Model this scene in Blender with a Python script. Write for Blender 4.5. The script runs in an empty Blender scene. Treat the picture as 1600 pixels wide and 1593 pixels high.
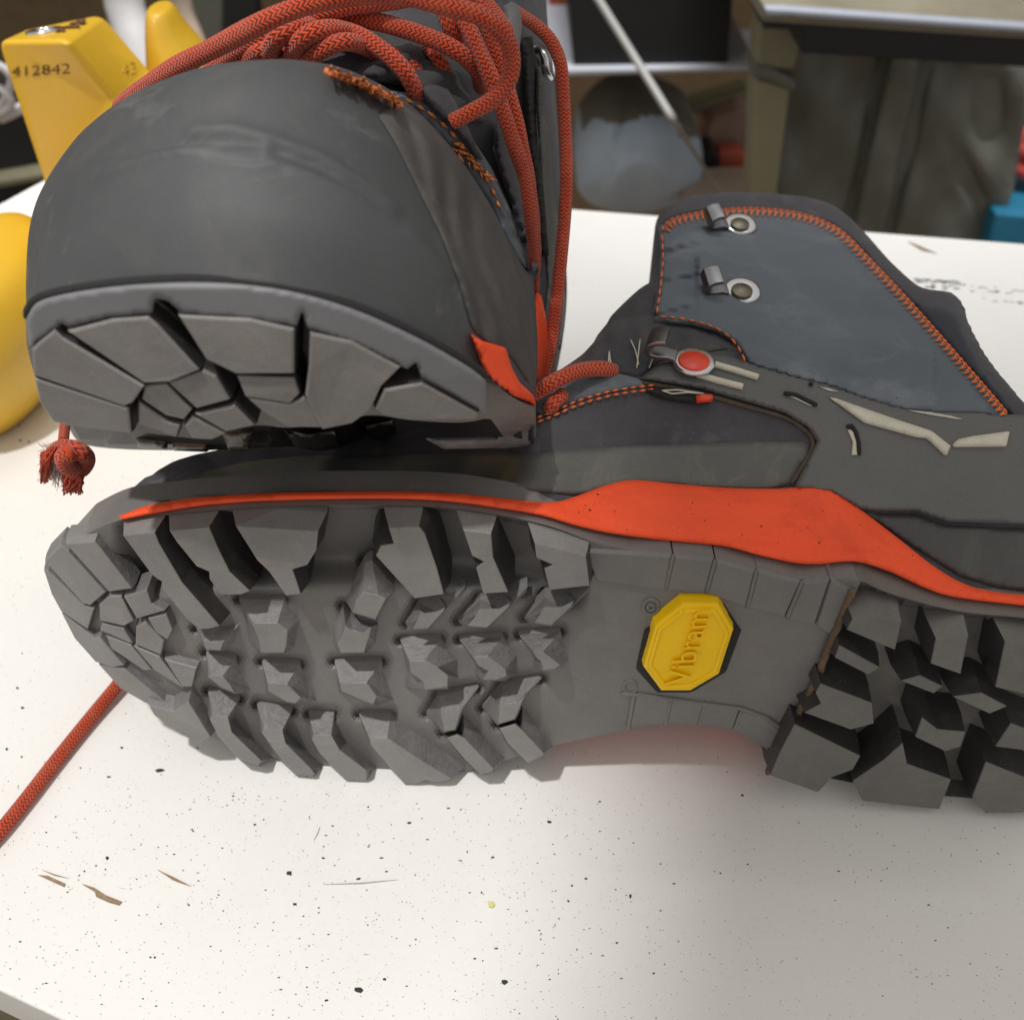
import bpy, bmesh, math, random
import numpy as np
from mathutils import Vector, Matrix
from mathutils.bvhtree import BVHTree
from mathutils.geometry import delaunay_2d_cdt
random.seed(7)
R = math.radians
S = bpy.context.scene
COL = S.collection

# ------------------------------------------------------------------ camera
H, PITCH, F = 0.27, R(43.0), 1600.0
cam_d = bpy.data.cameras.new('camera'); cam = bpy.data.objects.new('camera', cam_d); COL.objects.link(cam)
cam.location = (0, 0, H); cam.rotation_euler = (math.pi / 2 - PITCH, 0, 0)
cam_d.sensor_width = 36; cam_d.lens = 36; cam_d.sensor_fit = 'HORIZONTAL'
cam_d.clip_start = 0.01; cam_d.clip_end = 50
cam_d.dof.use_dof = True; cam_d.dof.focus_distance = 0.265; cam_d.dof.aperture_fstop = 17
S.camera = cam
# ------------------------------------------------------------------ world and lamps
W = bpy.data.worlds.new('World'); S.world = W; W.use_nodes = True
bg = W.node_tree.nodes['Background']; bg.inputs[0].default_value = (1.0, 0.965, 0.91, 1); bg.inputs[1].default_value = 0.62

def lamp(name, kind, loc, target, power, color=(1, 1, 1), **kw):
    d = bpy.data.lights.new(name, kind); o = bpy.data.objects.new(name, d); COL.objects.link(o)
    o.location = loc
    o.rotation_euler = (Vector(target) - Vector(loc)).to_track_quat('-Z', 'Y').to_euler()
    d.energy = power; d.color = color
    for k, v in kw.items(): setattr(d, k, v)
    return o
lamp('ceiling_tube', 'AREA', (0.10, 0.85, 1.6), (0.12, 1.0, 0), 5.6, (0.97, 0.985, 1.0), shape='RECTANGLE', size=0.9, size_y=0.3, spread=R(56))
lamp('added_spot', 'SPOT', (-0.42, -0.14, 1.6), (-0.334, 0.20, 0), 80, (1.0, 0.985, 0.96), spot_size=R(25.6), spot_blend=0.05, shadow_soft_size=0.035)  # added spot; its cone edge draws the shadow border on the bench
S.view_settings.view_transform = 'Standard'; S.view_settings.look = 'None'
S.view_settings.exposure = 0.0; S.view_settings.gamma = 1.0
S.cycles.use_denoising = True
S.cycles.max_bounces = 6

# ------------------------------------------------------------------ rays through the lens
FW = Vector((0, math.cos(PITCH), -math.sin(PITCH))); UP = Vector((0, math.sin(PITCH), math.cos(PITCH))); RT = Vector((1, 0, 0))
C0 = Vector((0, 0, H))
def ray(u, v): return FW + RT * ((u - 800) / F) + UP * ((796.5 - v) / F)
def atY(u, v, y): d = ray(u, v); return C0 + d * (y / d.y)
def atZ(u, v, z): d = ray(u, v); return C0 + d * ((z - H) / d.z)

# ------------------------------------------------------------------ object helpers
ROOT = {}
def setp(o, label=None, cat=None, group=None, kind=None):
    if label: o['label'] = label
    if cat: o['category'] = cat
    if group: o['group'] = group
    if kind: o['kind'] = kind
    return o
def thing(name, label, cat, loc=(0, 0, 0), group=None):
    o = bpy.data.objects.new(name, None); COL.objects.link(o); o.location = loc; o.empty_display_size = 0.02
    ROOT[o.name] = Vector(loc); return setp(o, label, cat, group)
def mesh_obj(name, verts, faces, mat, parent=None, smooth=False, uvs=None):
    off = ROOT[parent.name] if parent else Vector((0, 0, 0))
    me = bpy.data.meshes.new(name)
    me.from_pydata([tuple(Vector(p) - off) for p in verts], [], faces)
    if uvs:
        l = me.uv_layers.new(name='UVMap'); k = 0
        for fu in uvs:
            for q in fu: l.data[k].uv = q; k += 1
    bm = bmesh.new(); bm.from_mesh(me)
    if not uvs: bmesh.ops.remove_doubles(bm, verts=bm.verts, dist=1e-7)
    bmesh.ops.recalc_face_normals(bm, faces=bm.faces); bm.to_mesh(me); bm.free()
    for p in me.polygons: p.use_smooth = smooth
    me.materials.append(mat)
    o = bpy.data.objects.new(name, me); COL.objects.link(o)
    if parent: o.parent = parent
    ROOT[o.name] = off
    return o
def bevel(o, w, seg=2, ang=35):
    m = o.modifiers.new('bevel', 'BEVEL'); m.width = w; m.segments = seg; m.limit_method = 'ANGLE'; m.angle_limit = R(ang)
    m2 = o.modifiers.new('wn', 'WEIGHTED_NORMAL'); m2.keep_sharp = True
    for p in o.data.polygons: p.use_smooth = True
    return o

def catmull(pts, n=6, closed=False):
    out = []; N = len(pts)
    rng = range(N if closed else N - 1)
    for i in rng:
        g = (lambda k: pts[k % N]) if closed else (lambda k: pts[max(0, min(N - 1, k))])
        p0, p1, p2, p3 = g(i - 1), g(i), g(i + 1), g(i + 2)
        for s in range(n):
            t = s / n; t2 = t * t; t3 = t2 * t
            out.append(tuple(0.5 * ((2 * b) + (c - a) * t + (2 * a - 5 * b + 4 * c - d) * t2 + (-a + 3 * b - 3 * c + d) * t3)
                             for a, b, c, d in zip(p0, p1, p2, p3)))
    if not closed: out.append(tuple(pts[-1]))
    return out
def resample(pts, step, closed=False):
    q = [Vector(p) for p in pts]
    if closed: q = q + [q[0]]
    L = [0]
    for a, b in zip(q, q[1:]): L.append(L[-1] + (b - a).length)
    n = max(2, int(L[-1] / step)); out = []; j = 0
    for i in range(n if closed else n + 1):
        t = L[-1] * i / n
        while j < len(L) - 2 and L[j + 1] < t: j += 1
        w = (t - L[j]) / max(1e-9, L[j + 1] - L[j]); out.append(q[j].lerp(q[j + 1], w))
    return out
def interp(xs, ys, x):
    if x <= xs[0]: return ys[0]
    for i in range(len(xs) - 1):
        if x <= xs[i + 1]:
            t = (x - xs[i]) / (xs[i + 1] - xs[i]); return ys[i] + (ys[i + 1] - ys[i]) * t
    return ys[-1]
def sst(a, b, x):
    t = max(0.0, min(1.0, (x - a) / (b - a))); return t * t * (3 - 2 * t)
def seg_dist(p, a, b):
    ax, ay = a; bx, by = b; dx, dy = bx - ax, by - ay; q = dx * dx + dy * dy
    t = 0 if q == 0 else max(0, min(1, ((p[0] - ax) * dx + (p[1] - ay) * dy) / q))
    return math.hypot(p[0] - ax - t * dx, p[1] - ay - t * dy)
def poly_dist(p, poly): return min(seg_dist(p, poly[i], poly[(i + 1) % len(poly)]) for i in range(len(poly)))
def inside(p, poly):
    c = False; j = len(poly) - 1; x, y = p
    for i in range(len(poly)):
        xi, yi = poly[i]; xj, yj = poly[j]
        if (yi > y) != (yj > y) and x < (xj - xi) * (y - yi) / (yj - yi) + xi: c = not c
        j = i
    return c
def area2(poly): return sum(poly[i][0] * poly[(i + 1) % len(poly)][1] - poly[(i + 1) % len(poly)][0] * poly[i][1] for i in range(len(poly))) / 2

def dists(P, poly):
    P = np.asarray(P, float)[:, None, :]; A = np.asarray(poly, float); B = np.roll(A, -1, 0); D = B - A
    q = np.maximum((D * D).sum(1), 1e-12); t = np.clip(((P - A) * D).sum(2) / q, 0, 1)
    return np.sqrt((((A + D * t[..., None]) - P) ** 2).sum(2)).min(1)
def insides(P, poly):
    P = np.asarray(P, float); A = np.asarray(poly, float); B = np.roll(A, 1, 0); x = P[:, 0:1]; y = P[:, 1:2]
    dy = B[:, 1] - A[:, 1]; dy = np.where(abs(dy) < 1e-12, 1e-12, dy)
    return ((((A[:, 1] > y) != (B[:, 1] > y)) & (x < (B[:, 0] - A[:, 0]) * (y - A[:, 1]) / dy + A[:, 0])).sum(1) % 2) == 1
def fill(poly, step, scale=0.01):
    """triangulated polygon with interior points: returns points, faces and the boundary"""
    b = [(p[0], p[1]) for p in resample([Vector((x, y)) for x, y in poly], step, True)]
    xs = [p[0] for p in b]; ys = [p[1] for p in b]; pts = list(b); cand = []
    y = min(ys) + step / 2; r = 0
    while y < max(ys):
        x = min(xs) + (step / 2 if r % 2 else 0)
        while x < max(xs): cand.append((x, y)); x += step
        y += step * 0.87; r += 1
    if cand:
        keep = insides(cand, b); cand = [c for c, k in zip(cand, keep) if k]
        if cand: pts += [c for c, d in zip(cand, dists(cand, b)) if d > step * 0.5]
    n = len(b)
    V, E, Fc, *_ = delaunay_2d_cdt([Vector((p[0] * scale, p[1] * scale)) for p in pts], [(i, (i + 1) % n) for i in range(n)], [], 1, 1e-7)
    return [(v.x / scale, v.y / scale) for v in V], [tuple(f) for f in Fc], b

def shell(name, poly, step, surf, th, mat, parent, edge=4.0, smooth=True, lift=0.0, disp=None, drop=0.75):
    """a sheet of thickness th cut to the pixel outline poly and laid on surf(u, v, offset)"""
    P, Fc, b = fill(poly, step)
    outer = []; inner = []
    for p, d in zip(P, dists(P, b)):
        t = min(1.0, d / edge) if edge else 1
        o = lift + th * (1 - drop * (1 - math.sqrt(max(0, 1 - (1 - t) ** 2))))
        if disp: o += disp(p, d)
        outer.append(surf(p[0], p[1], o)); inner.append(surf(p[0], p[1], lift - 0.0015))
    n = len(P); V = outer + inner; faces = list(Fc) + [tuple(i + n for i in reversed(f)) for f in Fc]
    cnt = {}
    for f in Fc:
        for i in range(len(f)):
            e = (f[i], f[(i + 1) % len(f)]); cnt[frozenset(e)] = cnt.get(frozenset(e), []) + [e]
    for k, l in cnt.items():
        if len(l) == 1: a, c = l[0]; faces.append((c, a, a + n, c + n))
    return mesh_obj(name, V, faces, mat, parent, smooth)

def tube(name, pts, r, mat, parent, seg=12, step=None, cap=True, flat=1.0):
    pts = [Vector(p) for p in pts]
    if step: pts = resample(pts, step)
    n = len(pts); rr = r if callable(r) else (lambda t: r)
    T = [(pts[min(n - 1, i + 1)] - pts[max(0, i - 1)]).normalized() for i in range(n)]
    nrm = T[0].orthogonal().normalized(); V = []; faces = []; uvs = []; L = 0; Ls = []
    for i in range(n):
        if i: L += (pts[i] - pts[i - 1]).length
        Ls.append(L)
        nrm = (nrm - T[i] * nrm.dot(T[i])).normalized(); bn = T[i].cross(nrm); q = rr(i / (n - 1))
        for k in range(seg):
            a = 2 * math.pi * k / seg; V.append(pts[i] + nrm * (q * math.cos(a)) + bn * (q * flat * math.sin(a)))
    for i in range(n - 1):
        for k in range(seg):
            k2 = (k + 1) % seg
            faces.append((i * seg + k, i * seg + k2, (i + 1) * seg + k2, (i + 1) * seg + k))
            uvs.append([(Ls[i], k / seg), (Ls[i], (k + 1) / seg), (Ls[i + 1], (k + 1) / seg), (Ls[i + 1], k / seg)])
    if cap:
        for base, sgn in ((0, -1), ((n - 1) * seg, 1)):
            faces.append(tuple(base + k for k in range(seg))); uvs.append([(Ls[0 if base == 0 else -1], 0.1)] * seg)
    return mesh_obj(name, V, faces, mat, parent, True, uvs)

def join_tubes(name, paths, r, mat, parent, seg=6, kind=None):
    V = []; Fc = []
    for pts in paths:
        pts = [Vector(p) for p in pts]; n = len(pts); base = len(V)
        T = [(pts[min(n - 1, i + 1)] - pts[max(0, i - 1)]).normalized() for i in range(n)]
        nrm = T[0].orthogonal().normalized()
        for i in range(n):
            nrm = (nrm - T[i] * nrm.dot(T[i])).normalized(); bn = T[i].cross(nrm)
            q = r * (0.55 if i in (0, n - 1) else 1)
            for k in range(seg):
                a = 2 * math.pi * k / seg; V.append(pts[i] + nrm * (q * math.cos(a)) + bn * (q * math.sin(a)))
        for i in range(n - 1):
            for k in range(seg):
                k2 = (k + 1) % seg; Fc.append((base + i * seg + k, base + i * seg + k2, base + (i + 1) * seg + k2, base + (i + 1) * seg + k))
        Fc.append(tuple(base + k for k in range(seg))); Fc.append(tuple(base + (n - 1) * seg + k for k in range(seg)))
    o = mesh_obj(name, V, Fc, mat, parent, True)
    if kind: o['kind'] = kind
    return o

def net(rows, nu=6, nv=6):
    """dense grid of (u, v, y) through a control net"""
    a = [catmull(r, nu) for r in rows]
    cols = list(zip(*a)); b = [catmull(list(c), nv) for c in cols]
    return [[atY(*b[j][i]) for j in range(len(b))] for i in range(len(b[0]))]
def grid_mesh(g):
    n, m = len(g), len(g[0]); V = [p for r in g for p in r]
    return V, [(i * m + j, i * m + j + 1, (i + 1) * m + j + 1, (i + 1) * m + j) for i in range(n - 1) for j in range(m - 1)]

def make_surf(V, Fc, default_y=0.25):
    """cast the pixel ray on a mesh; offset along the smoothed normal"""
    V = [Vector(p) for p in V]; tree = BVHTree.FromPolygons(V, Fc)
    VN = [Vector((0, 0, 0)) for _ in V]
    for f in Fc:
        nn = Vector((0, 0, 0))
        for i in range(len(f)): a, b = V[f[i]], V[f[(i + 1) % len(f)]]; nn += a.cross(b)
        for i in f: VN[i] += nn
    def surf(u, v, off=0.0):
        d = ray(u, v).normalized(); hit, nn, fi, dist = tree.ray_cast(C0, d)
        if hit is None:
            best = None
            for k in range(28):
                q = C0 + d * (0.15 + k * 0.012); r_ = tree.find_nearest(q)
                if r_[0] and (best is None or r_[3] < best[0]): best = (r_[3], q, r_[2])
            hit, fi = best[1], best[2]
        n = Vector((0, 0, 0)); wsum = 0
        for i in Fc[fi]:
            w = 1 / ((V[i] - hit).length + 1e-6); n += VN[i].normalized() * w
        n.normalize()
        if n.dot(d) > 0: n = -n
        k = max(0.3, -n.dot(d)); return hit - d * (off / k)
    surf.tree = tree
    return surf

# ------------------------------------------------------------------ materials
def nodes(name):
    m = bpy.data.materials.new(name); m.use_nodes = True; nt = m.node_tree
    return m, nt, nt.nodes['Principled BSDF']
def N(nt, t, **kw):
    n = nt.nodes.new(t)
    for k, v in kw.items():
        if k.startswith('_'): setattr(n, k[1:], v)
        else: n.inputs[k.replace('__', ' ')].default_value = v
    return n
def ramp(nt, src, stops):
    r = nt.nodes.new('ShaderNodeValToRGB'); nt.links.new(src, r.inputs[0])
    e = r.color_ramp.elements
    while len(e) < len(stops): e.new(0.5)
    for el, (p, c) in zip(e, stops): el.position = p; el.color = (*c, 1) if len(c) == 3 else c
    return r
def surface(name, base, rough=0.6, var=0.25, scale=60, fine=900, bump=0.15, dist=0.0006, spec=0.5, dirt=None, dirt_amt=0.3, dirt_scale=35, specks=None, metal=0.0, sheen=0.0, coat=0.0, bscale=None):
    m, nt, b = nodes(name); L = nt.links.new
    tc = N(nt, 'ShaderNodeTexCoord')
    n1 = N(nt, 'ShaderNodeTexNoise', Scale=scale, Detail=6, Roughness=0.65); L(tc.outputs['Object'], n1.inputs['Vector'])
    n2 = N(nt, 'ShaderNodeTexNoise', Scale=fine, Detail=3); L(tc.outputs['Object'], n2.inputs['Vector'])
    mx = N(nt, 'ShaderNodeMath', _operation='MULTIPLY_ADD'); L(n1.outputs[0], mx.inputs[0]); mx.inputs[1].default_value = 0.65
    m3 = N(nt, 'ShaderNodeMath', _operation='MULTIPLY'); L(n2.outputs[0], m3.inputs[0]); m3.inputs[1].default_value = 0.35; L(m3.outputs[0], mx.inputs[2])
    lo = tuple(c * (1 - var) for c in base); hi = tuple(min(1, c * (1 + var)) for c in base)
    r = ramp(nt, mx.outputs[0], [(0.3, lo), (0.7, hi)]); colr = r.outputs[0]
    if dirt:
        n4 = N(nt, 'ShaderNodeTexNoise', Scale=dirt_scale, Detail=8, Roughness=0.75, Distortion=0.6); L(tc.outputs['Object'], n4.inputs['Vector'])
        r4 = ramp(nt, n4.outputs[0], [(0.52, (0, 0, 0)), (0.72, (1, 1, 1))])
        mm = N(nt, 'ShaderNodeMath', _operation='MULTIPLY'); L(r4.outputs[0], mm.inputs[0]); mm.inputs[1].default_value = dirt_amt
        x = N(nt, 'ShaderNodeMix', _data_type='RGBA'); L(mm.outputs[0], x.inputs[0]); L(colr, x.inputs[6]); x.inputs[7].default_value = (*dirt, 1); colr = x.outputs[2]
    if specks:
        for sc, thr, c in specks:
            vo = N(nt, 'ShaderNodeTexVoronoi', Scale=sc, Randomness=1.0); L(tc.outputs['Object'], vo.inputs['Vector'])
            nz = N(nt, 'ShaderNodeTexNoise', Scale=sc * 0.08, Detail=4); L(tc.outputs['Object'], nz.inputs['Vector'])
            th = N(nt, 'ShaderNodeMath', _operation='MULTIPLY'); L(nz.outputs[0], th.inputs[0]); th.inputs[1].default_value = thr
            sp = N(nt, 'ShaderNodeSeparateColor'); L(vo.outputs['Color'], sp.inputs[0])
            th2 = N(nt, 'ShaderNodeMath', _operation='MULTIPLY'); L(th.outputs[0], th2.inputs[0]); L(sp.outputs[0], th2.inputs[1])
            cm = N(nt, 'ShaderNodeMath', _operation='LESS_THAN'); L(vo.outputs['Distance'], cm.inputs[0]); L(th2.outputs[0], cm.inputs[1])
            x = N(nt, 'ShaderNodeMix', _data_type='RGBA'); L(cm.outputs[0], x.inputs[0]); L(colr, x.inputs[6]); x.inputs[7].default_value = (*c, 1); colr = x.outputs[2]
    L(colr, b.inputs['Base Color'])
    rr = N(nt, 'ShaderNodeMapRange'); L(n1.outputs[0], rr.inputs[0]); rr.inputs[3].default_value = max(0.02, rough - 0.12); rr.inputs[4].default_value = min(1, rough + 0.12); L(rr.outputs[0], b.inputs['Roughness'])
    if bump:
        nb = N(nt, 'ShaderNodeTexNoise', Scale=bscale or fine, Detail=5, Roughness=0.6); L(tc.outputs['Object'], nb.inputs['Vector'])
        bp = N(nt, 'ShaderNodeBump', Strength=bump, Distance=dist); L(nb.outputs[0], bp.inputs['Height']); L(bp.outputs[0], b.inputs['Normal'])
    b.inputs['Specular IOR Level'].default_value = spec; b.inputs['Metallic'].default_value = metal
    b.inputs['Sheen Weight'].default_value = sheen; b.inputs['Coat Weight'].default_value = coat
    if sheen: b.inputs['Sheen Roughness'].default_value = 0.4
    return m

def lace_material(name, c1, c2, c3):
    m, nt, b = nodes(name); L = nt.links.new
    uv = N(nt, 'ShaderNodeUVMap', _uv_map='UVMap'); sp = N(nt, 'ShaderNodeSeparateXYZ'); L(uv.outputs[0], sp.inputs[0])
    def mth(op, a, bv=None, c=None):
        n = N(nt, 'ShaderNodeMath', _operation=op)
        for i, q in enumerate((a, bv, c)):
            if q is None: continue
            if isinstance(q, (int, float)): n.inputs[i].default_value = q
            else: L(q, n.inputs[i])
        return n.outputs[0]
    K = 8                                                     # zigzag columns round the cord
    col = mth('MULTIPLY', sp.outputs[1], K)
    tri = mth('ABSOLUTE', mth('SUBTRACT', mth('FRACT', col), 0.5))      # 0..0.5
    along = mth('MULTIPLY', sp.outputs[0], 860.0)
    f = mth('FRACT', mth('ADD', along, mth('MULTIPLY', tri, 1.4)))
    tcn = N(nt, 'ShaderNodeTexCoord'); nz = N(nt, 'ShaderNodeTexNoise', Scale=260, Detail=4); L(tcn.outputs['Object'], nz.inputs['Vector'])
    nf = N(nt, 'ShaderNodeTexNoise', Scale=2600, Detail=3); L(tcn.outputs['Object'], nf.inputs['Vector'])
    wv = mth('ADD', f, mth('MULTIPLY', mth('SUBTRACT', nf.outputs[0], 0.5), 0.35))
    r = ramp(nt, wv, [(0.0, c2), (0.14, c2), (0.30, c1), (0.84, c1), (0.98, c2)])
    x = N(nt, 'ShaderNodeMix', _data_type='RGBA'); rz = ramp(nt, nz.outputs[0], [(0.45, (0, 0, 0)), (0.75, (0.45,) * 3)])
    L(rz.outputs[0], x.inputs[0]); L(r.outputs[0], x.inputs[6]); x.inputs[7].default_value = (*c3, 1)
    L(x.outputs[2], b.inputs['Base Color'])
    hgt = ramp(nt, f, [(0.0, (0,) * 3), (0.22, (0.35,) * 3), (0.55, (1,) * 3), (0.85, (0.6,) * 3), (1.0, (0,) * 3)])
    hh = mth('ADD', hgt.outputs[0], mth('MULTIPLY', nf.outputs[0], 0.5))
    bp = N(nt, 'ShaderNodeBump', Strength=0.9, Distance=0.0005); L(hh, bp.inputs['Height']); L(bp.outputs[0], b.inputs['Normal'])
    b.inputs['Roughness'].default_value = 0.85; b.inputs['Sheen Weight'].default_value = 0.25; b.inputs['Specular IOR Level'].default_value = 0.2
    return m

M = {}
M['table'] = surface('white_melamine', (0.80, 0.785, 0.76), 0.42, 0.025, 14, 500, 0.05, 0.0002, 0.5,
                     dirt=(0.62, 0.59, 0.55), dirt_amt=0.18, dirt_scale=9,
                     specks=[(520, 0.22, (0.20, 0.20, 0.21)), (1100, 0.30, (0.38, 0.37, 0.37))])
M['chip'] = surface('bare_chipboard', (0.30, 0.21, 0.13), 0.9, 0.4, 300, 2000, 0.5, 0.0006)
M['speck'] = surface('black_rubber_crumb', (0.04, 0.04, 0.045), 0.8, 0.3, 800, 3000, 0.4)
M['yellow_speck'] = surface('yellow_crumb', (0.62, 0.60, 0.20), 0.8, 0.2)
M['scuff'] = surface('grey_scuff', (0.22, 0.24, 0.25), 0.8, 0.4, 700)
M['mark'] = surface('faint_graphite_scratch', (0.36, 0.35, 0.34), 0.7, 0.3, 900)
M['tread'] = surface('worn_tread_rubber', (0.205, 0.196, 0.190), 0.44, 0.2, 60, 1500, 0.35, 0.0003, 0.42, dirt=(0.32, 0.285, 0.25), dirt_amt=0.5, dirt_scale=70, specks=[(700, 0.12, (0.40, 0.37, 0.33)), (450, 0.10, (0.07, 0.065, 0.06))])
M['heel_tread'] = surface('worn_heel_rubber_shaded', (0.135, 0.128, 0.120), 0.44, 0.22, 60, 1500, 0.35, 0.0003, 0.42, dirt=(0.20, 0.18, 0.155), dirt_amt=0.5, dirt_scale=70, specks=[(700, 0.12, (0.34, 0.31, 0.27))])  # worn tread rubber with the shade over the heel put into its colour
M['flank'] = surface('unworn_rubber_shaded', (0.034, 0.031, 0.030), 0.42, 0.3, 90, 1600, 0.3, 0.0003, 0.5, dirt=(0.11, 0.095, 0.08), dirt_amt=0.45, dirt_scale=120, specks=[(600, 0.16, (0.36, 0.33, 0.29))])  # unworn rubber, blackened so the groove shade is in the colour
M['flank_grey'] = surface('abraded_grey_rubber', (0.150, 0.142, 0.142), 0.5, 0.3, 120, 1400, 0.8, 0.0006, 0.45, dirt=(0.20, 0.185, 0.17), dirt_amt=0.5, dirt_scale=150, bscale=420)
M['sole'] = surface('outsole_rubber', (0.160, 0.152, 0.147), 0.46, 0.2, 40, 1500, 0.3, 0.0003, 0.4, dirt=(0.215, 0.18, 0.15), dirt_amt=0.6, dirt_scale=50, specks=[(620, 0.13, (0.36, 0.33, 0.29))])
M['rand'] = surface('grey_rubber_rand', (0.098, 0.098, 0.090), 0.50, 0.2, 25, 1800, 0.22, 0.00025, 0.42, dirt=(0.19, 0.18, 0.15), dirt_amt=0.75, dirt_scale=28)
M['cap'] = surface('toe_cap_rubber', (0.064, 0.067, 0.071), 0.62, 0.16, 22, 1800, 0.18, 0.0003, 0.42, dirt=(0.10, 0.095, 0.087), dirt_amt=0.7, dirt_scale=30)
def streak(m, col, amt, sc):
    nt = m.node_tree; L = nt.links.new; b = nt.nodes['Principled BSDF']; src = b.inputs['Base Color'].links[0].from_socket
    tc = N(nt, 'ShaderNodeTexCoord'); mp = N(nt, 'ShaderNodeMapping'); mp.inputs['Scale'].default_value = (sc * .18, sc * .6, sc); mp.inputs['Rotation'].default_value = (0, 0.15, 0.1); L(tc.outputs['Object'], mp.inputs['Vector'])
    nz = N(nt, 'ShaderNodeTexNoise', Scale=1.0, Detail=7, Roughness=0.7, Distortion=0.8); L(mp.outputs[0], nz.inputs['Vector'])
    r = ramp(nt, nz.outputs[0], [(0.57, (0, 0, 0)), (0.74, (amt,) * 3)])
    x = N(nt, 'ShaderNodeMix', _data_type='RGBA'); L(r.outputs[0], x.inputs[0]); L(src, x.inputs[6]); x.inputs[7].default_value = (*col, 1); L(x.outputs[2], b.inputs['Base Color'])
streak(M['cap'], (0.20, 0.20, 0.20), 0.42, 120); streak(M['rand'], (0.20, 0.19, 0.165), 0.7, 150)
M['band'] = surface('sole_rim_rubber', (0.185, 0.185, 0.198), 0.5, 0.12, 30, 1500, 0.15, 0.0002, 0.45, dirt=(0.17, 0.165, 0.165), dirt_amt=0.4, dirt_scale=120)
M['suede'] = surface('charcoal_suede', (0.068, 0.066, 0.074), 0.88, 0.28, 55, 1800, 0.55, 0.0005, 0.25, dirt=(0.16, 0.155, 0.16), dirt_amt=0.65, dirt_scale=45, sheen=0.12)
M['nubuck'] = surface('slate_nubuck', (0.125, 0.144, 0.166), 0.85, 0.16, 40, 2200, 0.35, 0.0004, 0.25, dirt=(0.22, 0.235, 0.255), dirt_amt=0.8, dirt_scale=26, sheen=0.10, specks=[(330, 0.12, (0.03, 0.03, 0.035))])
M['collar'] = surface('dark_collar_fabric', (0.040, 0.043, 0.056), 0.9, 0.2, 60, 2500, 0.5, 0.0004, 0.2, sheen=0.15)
M['tongue'] = surface('dark_tongue_fabric', (0.060, 0.060, 0.066), 0.85, 0.3, 60, 1500, 0.5, 0.0006, 0.2, dirt=(0.12, 0.105, 0.09), dirt_amt=0.5, dirt_scale=60, sheen=0.1)
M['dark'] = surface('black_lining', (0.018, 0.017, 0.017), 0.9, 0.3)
M['orange'] = surface('orange_midsole_foam', (0.90, 0.092, 0.026), 0.55, 0.10, 30, 900, 0.35, 0.0005, 0.3, dirt=(0.60, 0.05, 0.016), dirt_amt=0.6, dirt_scale=42, bscale=260, specks=[(420, 0.26, (0.24, 0.03, 0.015))])
M['stitch'] = surface('orange_thread', (0.80, 0.20, 0.06), 0.7, 0.2, 400, 3000, 0.6, 0.0003)
M['stitch_pale'] = surface('pale_orange_thread', (0.72, 0.24, 0.07), 0.75, 0.3, 300, 3000, 0.6, 0.0003)
M['cream'] = surface('cream_print', (0.56, 0.53, 0.44), 0.6, 0.14, 90, 1500, 0.15, 0.0002, 0.4, dirt=(0.35, 0.29, 0.2), dirt_amt=0.4, dirt_scale=90)
M['badge'] = surface('yellow_badge_rubber', (0.90, 0.55, 0.003), 0.42, 0.06, 60, 1200, 0.06, 0.0002, 0.3, specks=[(800, 0.16, (0.08, 0.05, 0.01))])
M['last'] = surface('yellow_last_plastic', (0.72, 0.43, 0.03), 0.38, 0.07, 12, 800, 0.05, 0.0003, 0.5, dirt=(0.5, 0.27, 0.03), dirt_amt=0.3, dirt_scale=10)
M['ink'] = surface('brown_ink', (0.12, 0.055, 0.02), 0.6, 0.2, 900)
M['ink_faint'] = surface('faint_brown_ink', (0.56, 0.32, 0.035), 0.6, 0.3, 500)
M['steel'] = surface('dark_nickel', (0.62, 0.62, 0.64), 0.24, 0.15, 200, 1500, 0.05, 0.0002, 0.5, metal=1.0)
M['steel_dark'] = surface('gunmetal', (0.27, 0.27, 0.285), 0.3, 0.2, 200, 1500, 0.05, 0.0002, 0.5, metal=1.0)
M['rivet'] = surface('bronze_rivet', (0.17, 0.15, 0.115), 0.45, 0.15, 300, 1500, 0.1, 0.0002, 0.5, metal=0.9)
M['red'] = surface('red_enamel', (0.72, 0.06, 0.025), 0.3, 0.05, 100, 900, 0.03)
M['lace'] = lace_material('braided_lace', (0.70, 0.078, 0.020), (0.085, 0.011, 0.008), (0.56, 0.13, 0.07))
M['fray'] = surface('frayed_red_fibre', (0.40, 0.055, 0.025), 0.9, 0.35, 300)
M['fluff'] = surface('white_core_fibre', (0.60, 0.50, 0.44), 0.95, 0.2, 300)
# room
M['wallb'] = surface('brown_wall', (0.13, 0.088, 0.045), 0.85, 0.35, 3, 30, 0.2, 0.01)
M['floor'] = surface('brown_floor', (0.20, 0.13, 0.075), 0.7, 0.3, 6, 90, 0.1, 0.004)
M['black'] = surface('black_crate_plastic', (0.006, 0.006, 0.007), 0.6, 0.2, 30)
M['white'] = surface('white_shelf_paint', (0.42, 0.43, 0.47), 0.5, 0.06, 20)
M['bag'] = surface('blue_grey_cloth', (0.38, 0.46, 0.56), 0.9, 0.12, 14, 300, 0.4, 0.004)
M['olive'] = surface('olive_grey_metal', (0.108, 0.112, 0.092), 0.42, 0.18, 7, 60, 0.35, 0.012, 0.5, dirt=(0.06, 0.055, 0.04), dirt_amt=0.4, dirt_scale=6, bscale=9)
M['post'] = surface('pale_olive_paint', (0.20, 0.185, 0.115), 0.55, 0.15, 10, 200, 0.1, 0.002)
M['beige'] = surface('beige_bench_top', (0.17, 0.15, 0.105), 0.5, 0.35, 8)
M['edge'] = surface('grey_edge_strip', (0.30, 0.32, 0.37), 0.3, 0.05)
M['wood'] = surface('pale_wood_board', (0.42, 0.33, 0.26), 0.7, 0.15, 12)
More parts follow.
